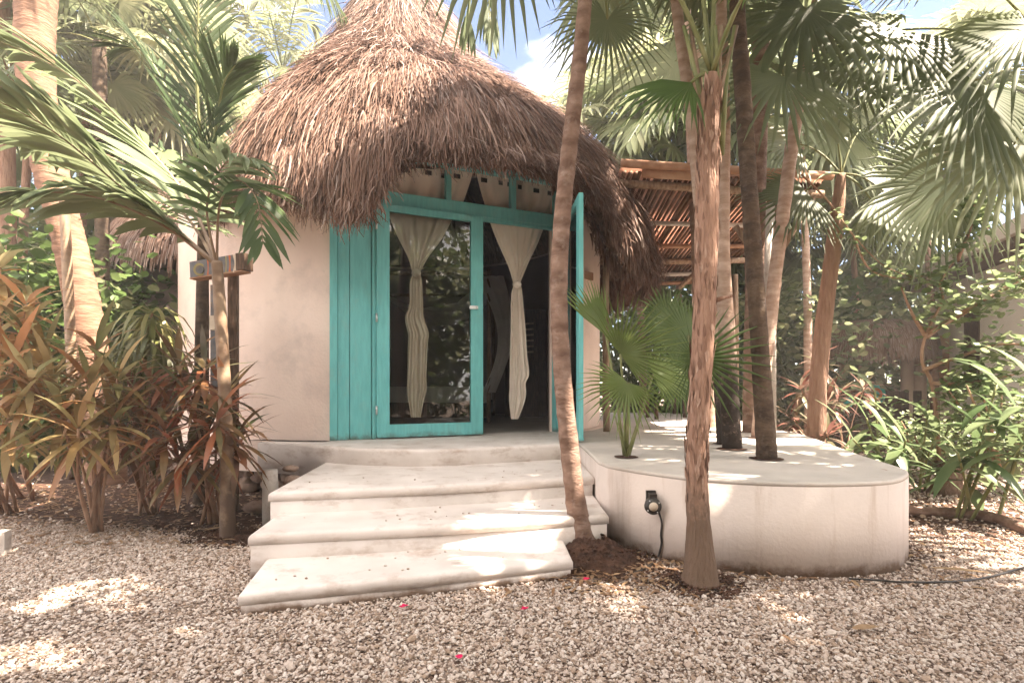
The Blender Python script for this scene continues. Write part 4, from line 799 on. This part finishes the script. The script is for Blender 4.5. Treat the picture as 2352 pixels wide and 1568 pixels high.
P0, P1 = Vector((9.05, 11.7, 0)), Vector((7.35, 6.4, 0)); bd = (P0-P1).normalized(); bn = Vector((bd.y, -bd.x, 0))
def bq(b, s0, s1, o0, o1, z0, z1):
    V = [tuple(P1+bd*s+bn*o+Vector((0, 0, z))) for z in (z0, z1) for s, o in ((s0, o0), (s1, o0), (s1, o1), (s0, o1))]; b.add(V, None, [(3, 2, 1, 0), (4, 5, 6, 7), (0, 1, 5, 4), (1, 2, 6, 5), (2, 3, 7, 6), (3, 0, 4, 7)])
Lb = (P0-P1).length
b = MB(); bq(b, 0, Lb, 0, 3, 0, 3.15); b.build('wall', mat('white_limewash', (.80, .77, .73), (.86, .83, .80), 2, .9, .1, 30), bl, smooth=False)
b = MB(); bq(b, -.2, Lb+.2, -.45, 3.2, 3.15, 3.3); b.build('eave_board', M_darkwood, bl, smooth=False)
b = MB(); bq(b, -.3, Lb+.3, -.55, 3.3, 3.3, 3.52); b.build('roof', M_floor, bl, smooth=False)
for s in (1.6, 3.6):
    b = MB(); bq(b, s, s+.55, -.02, .02, 1.0, 2.6); b.build('window', M_darkwood, bl, smooth=False)

# ---------------------------------------------------------------- right bed plants
def leafy(name, label, base, tips, lm, L=.42, w=.05, per=7, cat='plant', group=None, sm=M_stem):
    root = empty(name, base, label, cat, group); base = Vector(base); sb_ = MB(); b = MB()
    for tip in tips:
        tip = Vector(tip); f = base+Vector((random.uniform(-.12, .12), random.uniform(-.12, .12), 0)); C_ = smooth_pts([tuple(f), tuple((f+tip)/2+Vector((0, 0, .05))), tuple(tip)], 5); sb_.tube([tuple(p) for p in C_], [.014]*5+[.009]*6, 6)
        for k in range(per):
            t = .45+.55*k/(per-1); p = C_[int(t*(len(C_)-1))]; az = k*2.6+random.random(); el = random.uniform(-.1, .75) if k < per-1 else 1.2
            d = (math.cos(az)*math.cos(el), math.sin(az)*math.cos(el), math.sin(el)); ribbon(b, p, d, (0, 0, 1), L*random.uniform(.7, 1.15), w*random.uniform(.8, 1.2), random.uniform(.5, 1.1), RNG.random(), shape=0, fold=.25)
    sb_.build('stem', sm, root); b.build('foliage', lm, root); return root
leafy('ginger_plant', 'broad-leaved ginger stems at the right, their lit green feet rising from bare soil', G(2240, 1195), [P(2330, 930, 4.3), P(2260, 1010, 4.4), P(2200, 1040, 4.3), P(2350, 1020, 4.2), P(2290, 880, 4.6), P(2390, 900, 4.3)], L_ging, .52, .05, 9)
leafy('ginger_plant', 'pale yellow-green broad-leaved plant leaning over the back right corner of the terrace', Vector((3.75, 5.4, 0)), [P(1990, 960, 5.2), P(1960, 1010, 5.0), P(2040, 1000, 5.1), P(2010, 900, 5.5), P(2080, 1010, 5.0)], L_ging, .5, .045, 9)
leafy('ginger_plant', 'broad-leaved green plant behind the tree stump at right', Vector((4.3, 5.6, 0)), [P(2130, 960, 5.4), P(2200, 940, 5.5), P(2150, 1000, 5.3)], L_ging, .4, .045, 7)
for lab, base, hd, lm in (('red-leaved cordyline behind the far edge of the terrace', Vector((3.9, 7.2, 0)), [P(1840, 890, 6.9), P(1880, 830, 7.1), P(1820, 960, 6.8), P(1900, 920, 7.0)], L_red), ('dark red cordyline in front of the kiosk thatch', Vector((5.2, 8.5, 0)), [P(1925, 905, 8.5), P(1985, 890, 8.7)], L_red), ('low scarlet bromeliad-like plant just beyond the terrace edge', Vector((3.95, 6.6, 0)), [P(1870, 980, 6.5), P(1900, 995, 6.3)], L_red)):
    cordyline(lab, base, hd, lm, .36, .03, 22, group='red cordylines behind the terrace')
def shrub(name, label, base, branches, lm, Y, nleaf=500, size=.045, spread=.10, group=None, cat='shrub', tm=M_twig, r0=.022):
    root = empty(name, base, label, cat, group); b = MB(); lb = MB(); pts = []
    for br in branches:
        C_ = smooth_pts([tuple(P(x, y, Y+dy)) for x, y, dy in br], 6); m = len(C_); b.tube([tuple(p) for p in C_], [r0*(1-.75*i/m) for i in range(m)], 6, bump=.05); pts.append(C_)
    b.build('branches', tm, root)
    for k in range(nleaf):
        C_ = pts[k % len(pts)]; i = int((.3+.7*random.random()**.8)*(len(C_)-1)); p = C_[i]+RNG.normal(0, spread, 3)
        if name == 'round_leaf_tree' and CX+p[0]/p[1]*FPX < 2118 and p[2] < 2.3: continue
        leaflet(lb, p, size)
    lb.build('foliage', lm, root); return root
def leaflet(b, p, size):
    az = random.uniform(0, 6.28); el = random.uniform(-.7, .7); d = Vector((math.cos(az)*math.cos(el), math.sin(az)*math.cos(el), math.sin(el))); s = size*random.uniform(.6, 1.3)
    n = Vector((random.gauss(0, .5), random.gauss(0, .5), 1)).normalized(); d = (d-n*d.dot(n)).normalized(); t = n.cross(d); p = Vector(p)
    V = [p, p+d*s*.3+t*s*.42, p+d*s*.8+t*s*.40, p+d*s*1.2, p+d*s*.8-t*s*.40, p+d*s*.3-t*s*.42, p+d*s*.55-n*s*.08]; b.add([tuple(v) for v in V], [(0, 6, 1), (1, 6, 2), (2, 6, 3), (3, 6, 4), (4, 6, 5), (5, 6, 0)], None, random.random())
shrub('round_leaf_tree', 'small crooked pale-branched tree with round sunlit leaves at the right', P(2140, 905, 5.6)-Vector((0, 0, P(2140, 905, 5.6).z)),
  [[(2160, 1100, 0), (2145, 900, 0), (2118, 830, 0), (2128, 765, 0), (2165, 690, 0), (2160, 650, 0), (2198, 590, 0)], [(2128, 775, 0), (2180, 735, 0), (2240, 700, -.1), (2300, 670, -.2), (2400, 610, -.3)], [(2125, 770, 0), (2095, 720, 0), (2070, 660, .1)], [(2120, 850, 0), (2200, 820, -.1), (2300, 790, -.3), (2400, 800, -.5)], [(2198, 600, 0), (2230, 520, 0), (2240, 440, 0)], [(2130, 765, 0), (2230, 710, 0), (2330, 640, .2), (2380, 560, .2)], [(2140, 880, 0), (2220, 880, -.2), (2330, 860, -.3)]], L_round, 5.6, 1300, .075, .10)
shrub('climbing_vine', 'thin vine with round dark leaves slanting down from the pergola corner', P(1870, 900, 6)*1., [[(1840, 400, 0), (1900, 460, 0), (1960, 540, 0), (2030, 610, 0), (2110, 640, 0)], [(1960, 540, 0), (2000, 620, 0), (2090, 640, 0), (2150, 620, 0)]], L_round, 5.7, 170, .06, .04, cat='vine', r0=.012)
for lab, x0, x1, y0, Y in (('low hedge of small bright leaves between kiosk and broad-leaved plants', 2040, 2220, 985, 6.3), ('low dense shrub of small leaves at the right edge below the crooked tree', 2180, 2420, 930, 5.4)):
    shrub('low_shrub', lab, P((x0+x1)/2, 1000, Y).to_2d().to_3d(), [[((x0+x1)/2, 1080, 0), (x0+(x1-x0)*k/6, y0+random.uniform(-50, 40), random.uniform(-.3, .3))] for k in range(7)], L_round, Y, 1500, .05, .14, group=None)

# ---------------------------------------------------------------- background jungle
def pinnate_palm_mesh():
    b = MB(); r_ = MB(); T = Vector((0, 0, 0))
    for k in range(18):
        az = k*2.4; el = R_(78-6.2*k); L = 2.3; d = Vector((math.cos(az)*math.cos(el), math.sin(az)*math.cos(el), math.sin(el)))
        frond(b, b, [T, T+d*L*.35, T+d*L*.7+Vector((0, 0, -.2)), T+d*L*.95+Vector((0, 0, -.75))], n=30, ll=.6, lw=.03, ang=50, droop=.8, rr=.02)
    return b
def fan_crown_mesh():
    b = MB()
    for k in range(24):
        az = k*2.4; el = math.radians(80-135*(k+.5)/24); L = RNG.uniform(.7, 1.1); d = Vector((math.cos(az)*math.cos(el), math.sin(az)*math.cos(el), math.sin(el))); hub = d*L
        b.tube([(0, 0, 0), hub*.5+Vector((0, 0, .05)), hub], .012, 5); fan(b, hub, Vector((d.x, d.y, d.z-.6)), Vector((-d.x*.5, -d.y*.5, 1)), RNG.uniform(.65, .9), 26, 140, .5, .5)
    return b
def bush_mesh(n=2200, big=.09):
    b = MB()
    for k in range(26):
        c = Vector((random.gauss(0, .55), random.gauss(0, .55), random.uniform(.2, 1.7))); v = random.random()
        b.tube([(0, 0, 0), c*.5+Vector((random.gauss(0, .1), 0, 0)), c], [.02, .014, .006], 5)
        for j in range(n//26): leaflet(b, c+Vector((random.gauss(0, .22), random.gauss(0, .22), random.gauss(0, .2))), big)
    return b
ME = {'feather': pinnate_palm_mesh().mesh('feather_crown', L_bg), 'fan': fan_crown_mesh().mesh('fan_crown', L_bg), 'bush': bush_mesh().mesh('bush_foliage', L_bg), 'fan_grey': fan_crown_mesh().mesh('grey_fan_crown', L_fan2), 'bush_dark': bush_mesh(2200, .10).mesh('dark_bush_foliage', L_fan)}
def bg_palm(kind, x, y, h, label, s=1., lean=(0, 0), m=M_bark_pale, group='palms in the garden background', r=.065):
    root = empty('background_palm', (x, y, 0), label, 'palm', group); top = Vector((x+lean[0], y+lean[1], h))
    trunk('trunk', [(x, y, -.05), (x+lean[0]*.3, y+lean[1]*.3, h*.5), top], [r*1.3, r, r*.8], m, root, n=10, bump=.05, sub=6)
    o = bpy.data.objects.new('crown', ME[kind]); COL.objects.link(o); o.parent = root; o.location = top-root.location; o.scale = (s, s, s); o.rotation_euler = (0, 0, random.uniform(0, 6.28)); return root
def bg_bush(kind, x, y, label, s=1., sz=1.):
    root = empty('background_bush', (x, y, 0), label, 'bush', 'bushes in the garden background')
    o = bpy.data.objects.new('foliage', ME[kind]); COL.objects.link(o); o.parent = root; o.scale = (s, s, s*sz); o.rotation_euler = (0, 0, random.uniform(0, 6.28)); return root
def px_at(px, Y): return (px-CX)/FPX*Y
BG = [  # kind, px, Y, crown height py, scale, label
 ('fan', 340, 9.5, 150, 1.2, 'pale sunlit fan palm seen between the coconut trunk and the roof'),
 ('feather', 180, 9.0, 200, 1.2, 'feather palm crown close right of the coconut trunk top'),
 ('fan', 420, 11.5, 300, 1.2, 'fan palm low behind the dark upright fronds at left'),
 ('feather', 40, 8.5, 120, 1.2, 'feather palm in the upper left corner'),
 ('feather', 640, 13.5, 150, 1.1, 'small tufted palm top peeping over the left slope of the roof'),
 ('fan', 270, 12., 420, 1.3, 'fan palm low beyond the leaning coconut trunk'),
 ('feather', 1390, 14., 330, 1.3, 'sunny palm crown directly right of the roof behind the pergola'),
 ('fan', 1480, 11., 300, 1.3, 'bright fan palm over the left half of the pergola'),
 ('feather', 1600, 10.5, 300, 1.3, 'feather palm over the middle of the pergola, behind the shaggy trunk'),
 ('fan', 1560, 12.5, 130, 1.3, 'tall sunlit fan palm left of the shaggy trunk top'),
 ('feather', 1740, 11.5, 420, 1.2, 'feather palm just behind the right end of the pergola'),
 ('fan_grey', 1860, 9.5, 250, 1.3, 'fan palm behind the top of the leaning trunk'),
 ('feather', 1975, 13., 400, 1.2, 'drooping feather palm above the kiosk'),
 ('fan_grey', 2150, 10.5, 330, 1.3, 'shaded fan palm above and right of the kiosk'),
 ('fan', 2250, 11., 200, 1.4, 'high fan palm beyond the white building'),
 ('fan', 1700, 14., 560, 1.3, 'far fan palm under the pergola beam height, between the trunks'),
 ('feather', 1880, 13., 540, 1.2, 'far feather palm behind the ragged brown palm'),
 ('fan', 2060, 14., 560, 1.3, 'far fan palm low beyond the kiosk roof'),
 ('feather', 1500, 13.5, 640, 1.1, 'far feather palm low beyond the terrace stakes'),
 ('fan', 1640, 15., 10, 1.5, 'lofty fan palm behind the shaggy palm crown'),
 ('feather', 350, 14., 20, 1.5, 'lofty feather palm left of the roof'),
]
for kind, px, Y, py, s, lab in BG:
    h = EYE+(HY-py)/FPX*Y; bg_palm(kind, px_at(px, Y), Y, h, lab, s, (random.uniform(-.4, .4), random.uniform(-.3, .3)), random.choice((M_bark_pale, M_bark_smooth, M_bark_shag)))
BB = [('bush_dark', 30, 6.9, 1.25, 'dark bush just behind the highest bronze cordylines'), ('bush', 130, 9.6, 1.8, 'light bush between coconut trunk and the second thatch'), ('bush', 60, 7.5, 1.2, 'bush low at the left edge behind the bronze cordylines'), ('bush_dark', 150, 8.2, 1.3, 'dark bush behind the cane stem at left'), ('bush', 300, 8.6, 1.2, 'bush between the coconut trunk and the hut wall'), ('bush_dark', 380, 10.5, 1.3, 'dark bush close against the far left wall of the hut'), ('bush', -60, 9., 1.6, 'tall bush beyond the left edge of the view'),
 ('bush', 1500, 12.5, 1.3, 'bush far beyond the stakes at the left of the pergola'), ('bush_dark', 1580, 11.8, 1.3, 'dark bush behind the shaggy trunk beyond the terrace'), ('bush', 1700, 12.5, 1.4, 'bush between the dark palms beyond the terrace'), ('bush', 1820, 10.5, 1.3, 'light bush between the white pergola post and the ragged palm'), ('bush_dark', 1860, 12.5, 1.5, 'dark bush left of the kiosk'), ('bush', 2000, 14.5, 1.7, 'bush behind the kiosk roof'), ('bush_dark', 2120, 13.5, 1.6, 'dark bush between kiosk and white building'), ('bush', 1760, 15.5, 2.2, 'large far bush beyond the middle of the garden'), ('bush', 1450, 15.5, 2.2, 'large far bush right behind the hut'), ('bush_dark', 220, 13., 2.2, 'large far dark bush at left'), ('bush', 420, 14.5, 2.2, 'large far bush beside the left wall'), ('bush_dark', 20, 11.5, 2.2, 'large far dark bush at the left edge'), ('bush', 1220, 13.5, 1.0, 'bushy twigs rising over the right slope of the roof')]
for kind, px, Y, s, lab in BB[:-1]: bg_bush(kind, px_at(px, Y), Y, lab, s, 1.2)
# shade trees standing just outside the view
SH = [('fan_grey', 4.3, 2.3, 6.3, 1.5, (-.2, .3)), ('feather', 3.4, .2, 5.6, .7, (0, 0)), ('fan_grey', 2.4, 1.2, 5.4, 1.0, (-1.2, 1.1)), ('feather', -1.9, .6, 5.2, .5, (.5, 1.5))]
for i, (k, x, y, h, s, ln) in enumerate(SH):
    bg_palm(k, x, y, h, 'shade palm standing outside the view, %s' % ['right of the terrace', 'furthest to the right of the viewpoint', 'leaning over the steps from the right', 'leaning over the gravel from the left'][i], s, ln, M_bark_smooth, group='shade palms outside the view')

for i in range(18):
    x = -7+.85*i; root = bg_bush(('bush', 'bush_dark')[i % 2], x, -3.9-(i % 2)*1.3, 'bush of the hedge behind the viewpoint, number %d from the left' % (i+1), 2.3, 1.3); root['group'] = 'hedge bushes behind the viewpoint'; root['label'] = 'bush of the hedge behind the viewpoint'
# ---------------------------------------------------------------- gravel and litter
def in_poly(x, y, poly):
    ins = np.zeros(len(x), bool); n = len(poly)
    for i in range(n):
        x0, y0 = poly[i]; x1, y1 = poly[(i+1) % n]
        c = ((y0 > y) != (y1 > y)) & (x < (x1-x0)*(y-y0)/((y1-y0) if y1 != y0 else 1e-9)+x0); ins ^= c
    return ins
PHI = (1+5**.5)/2
ICO = np.array([(-1, PHI, 0), (1, PHI, 0), (-1, -PHI, 0), (1, -PHI, 0), (0, -1, PHI), (0, 1, PHI), (0, -1, -PHI), (0, 1, -PHI), (PHI, 0, -1), (PHI, 0, 1), (-PHI, 0, -1), (-PHI, 0, 1)], float); ICO /= np.linalg.norm(ICO[0])
ICF = np.array([(0, 11, 5), (0, 5, 1), (0, 1, 7), (0, 7, 10), (0, 10, 11), (1, 5, 9), (5, 11, 4), (11, 10, 2), (10, 7, 6), (7, 1, 8), (3, 9, 4), (3, 4, 2), (3, 2, 6), (3, 6, 8), (3, 8, 9), (4, 9, 5), (2, 4, 11), (6, 2, 10), (8, 6, 7), (9, 8, 1)])
def soil_amount(x, y):
    edge = np.interp(x, [-6, -4.5, -3.2, -2.1, -1.75, -1.5], [5.1, 4.75, 4.35, 3.85, 3.9, 9])            # left bed
    s = np.clip((y-edge+.25)/.35, 0, 1)
    d = np.full(len(x), 9.)                                                                          # strip along terrace
    for (px, py) in TPs[::2]: d = np.minimum(d, np.hypot(x-px, y-py))
    s = np.maximum(s, .75*np.clip(1-(d-.05)/.28, 0, 1))
    s = np.maximum(s, np.clip(1.2-np.hypot((x-.5)/.55, (y-3.35)/.42), 0, 1)*1.6)                         # palm foot
    s = np.maximum(s, np.clip(1.3-np.hypot(x-1.04, y-3.05)/.28, 0, 1))
    s = np.maximum(s, .8*np.clip(1.4-np.hypot((x-3.5)/.9, (y-4.1)/.6), 0, 1))
    s = np.maximum(s, .45*np.clip(1.2-np.abs(y-(2.75+.32*(x+1.3)))/.22, 0, 1)*(x < .6))                  # along bottom step
    return np.clip(s, 0, 1)
def pebbles(n, xr, yr, size, seedless=False):
    y = yr[0]+(yr[1]-yr[0])*RNG.random(n); x = RNG.uniform(xr[0], xr[1], n)
    keep = np.abs(x) < y*.98+1.0
    keep &= ~in_poly(x, y, TPs); keep &= RNG.random(n) > .93*soil_amount(x, y)
    keep &= ~in_poly(x, y, [(-1.29, 2.62), (.33, 3.12), (.33, 3.6), (.64, 3.6), (.64, 6), (-2.6, 5.6), (-1.7, 4.6), (-1.58, 3.6)])
    keep &= np.hypot(x-C.x, y-C.y) > 2.95
    x, y = x[keep], y[keep]; n = len(x)
    s = size*RNG.lognormal(0, .32, n)*.5; sc = np.stack([s*RNG.uniform(.8, 1.35, n), s*RNG.uniform(.65, 1., n), s*RNG.uniform(.5, .8, n)], 1)
    a = RNG.uniform(0, 6.28, n); V = ICO[None]*sc[:, None, :]*(1+RNG.normal(0, .13, (n, 12, 1)))
    tl = RNG.normal(0, .3, n); V[:, :, 2] += V[:, :, 0]*tl[:, None]
    c, sn = np.cos(a)[:, None], np.sin(a)[:, None]; X = V[:, :, 0]*c-V[:, :, 1]*sn+x[:, None]; Yy = V[:, :, 0]*sn+V[:, :, 1]*c+y[:, None]
    Z = V[:, :, 2]+(s*RNG.uniform(.1, .9, n))[:, None]
    b = MB(); b.add(np.stack([X, Yy, Z], -1).reshape(-1, 3), (ICF[None]+np.arange(n)[:, None, None]*12).reshape(-1, 3), None, np.repeat(np.clip(RNG.beta(1.7, 1.5, n), 0, 1), 12)); return b
pb = pebbles(195000, (-4.3, 4.3), (1.75, 4.3), .0125)
tag(pb.build('gravel', M_pebble, smooth=False), 'pale pebbles covering the forecourt', 'gravel', kind='stuff')
for zz, x0, x1, f in ((Z1, -1.25, .3, lambda x: 2.66+.31*(x+1.31)), (Z2, -1.4, .6, lambda x: 3.15+.23*(x+1.5)), (Z3, -1.5, .6, lambda x: 3.62+.28*(x+1.6))):
    b = MB()
    for k in range(16):
        x = random.uniform(x0, x1); y = f(x)+random.uniform(.02, .4); q = .006*random.uniform(.6, 1.4); b.add(ICO*np.array([q*1.2, q, q*.7])+np.array([x, y, zz+q*.5]), ICF, None, random.uniform(.2, .9))
    tag(b.build('stray_gravel', M_pebble, smooth=False), 'stray pebbles lying on a step tread', 'gravel', kind='stuff')
pb = pebbles(42000, (-6.5, 7.5), (4.3, 9.5), .024); tag(pb.build('gravel_far', M_pebble, smooth=False), 'pale pebbles of the garden path further back', 'gravel', kind='stuff')
def litter(n):
    b = MB()
    for k in range(45):
        x, y = random.uniform(.8, 3.2), random.uniform(3.5, 8); a = random.uniform(0, 6.28)
        if in_poly(np.array([x]), np.array([y]), TPs)[0]: ribbon(b, (x, y, DZ+.004), (math.cos(a), math.sin(a), .08), (0, 0, 1), random.uniform(.03, .09), random.uniform(.003, .008), .1, random.random()*.5)
    for k in range(n):
        if k % 3: x, y = random.uniform(-5.5, -1.9), random.uniform(3.7, 6)
        elif k % 2: x, y = random.uniform(.2, 5), random.uniform(2.9, 5.4)
        else: x, y = random.gauss(.6, .35), random.gauss(3.2, .22)
        a = random.uniform(0, 6.28); ribbon(b, (x, y, random.uniform(.004, .02)), (math.cos(a), math.sin(a), random.uniform(-.1, .3)), (0, 0, 1), random.uniform(.03, .10), random.uniform(.004, .014), .2, random.random())
    return b
def crumbs(n, spots):
    b = MB()
    for k in range(n):
        cx, cy, R0, h0 = spots[k % len(spots)]; a = random.uniform(0, 6.28); q = R0*random.random()**.6; z = h0*max(0, 1-q/R0)**1.4+.004
        rr = random.uniform(.004, .014); V = ICO*np.array([rr*random.uniform(.7, 1.4), rr*random.uniform(.7, 1.3), rr*.7])+np.array([cx+q*math.cos(a), cy+q*math.sin(a)*.9, z]); b.add(V, ICF, None, random.random())
    return b
tag(crumbs(2600, [(.5, 3.48, .38, .12), (.5, 3.4, .6, .1), (1.04, 3.03, .26, .05), (-2.1, 3.98, .3, .03), (-1.9, 3.9, .3, .02)]).build('soil_crumbs', M_soil, smooth=False), 'crumbled brown soil around the palm feet', 'soil', kind='stuff')
lt = litter(3200); tag(lt.build('leaf_litter', L_dry), 'brown leaf litter on the planting beds', 'leaf litter', kind='stuff')

# ---------------------------------------------------------------- thin humid haze among the trees
hz = MB(); hz.box((1, 9, 5.2), (62, 44, 12.6)); ho = hz.build('haze', bpy.data.materials.new('haze'), smooth=False); tag(ho, 'thin warm haze in the garden air', 'haze', kind='stuff')
hm = ho.data.materials[0]; hm.use_nodes = True; HN = hm.node_tree.nodes; HN.remove(HN['Principled BSDF']); pv = HN.new('ShaderNodeVolumePrincipled'); pv.inputs['Density'].default_value = .0042; pv.inputs['Color'].default_value = (.97, .94, .90, 1)
hm.node_tree.links.new(pv.outputs[0], HN['Material Output'].inputs['Volume'])
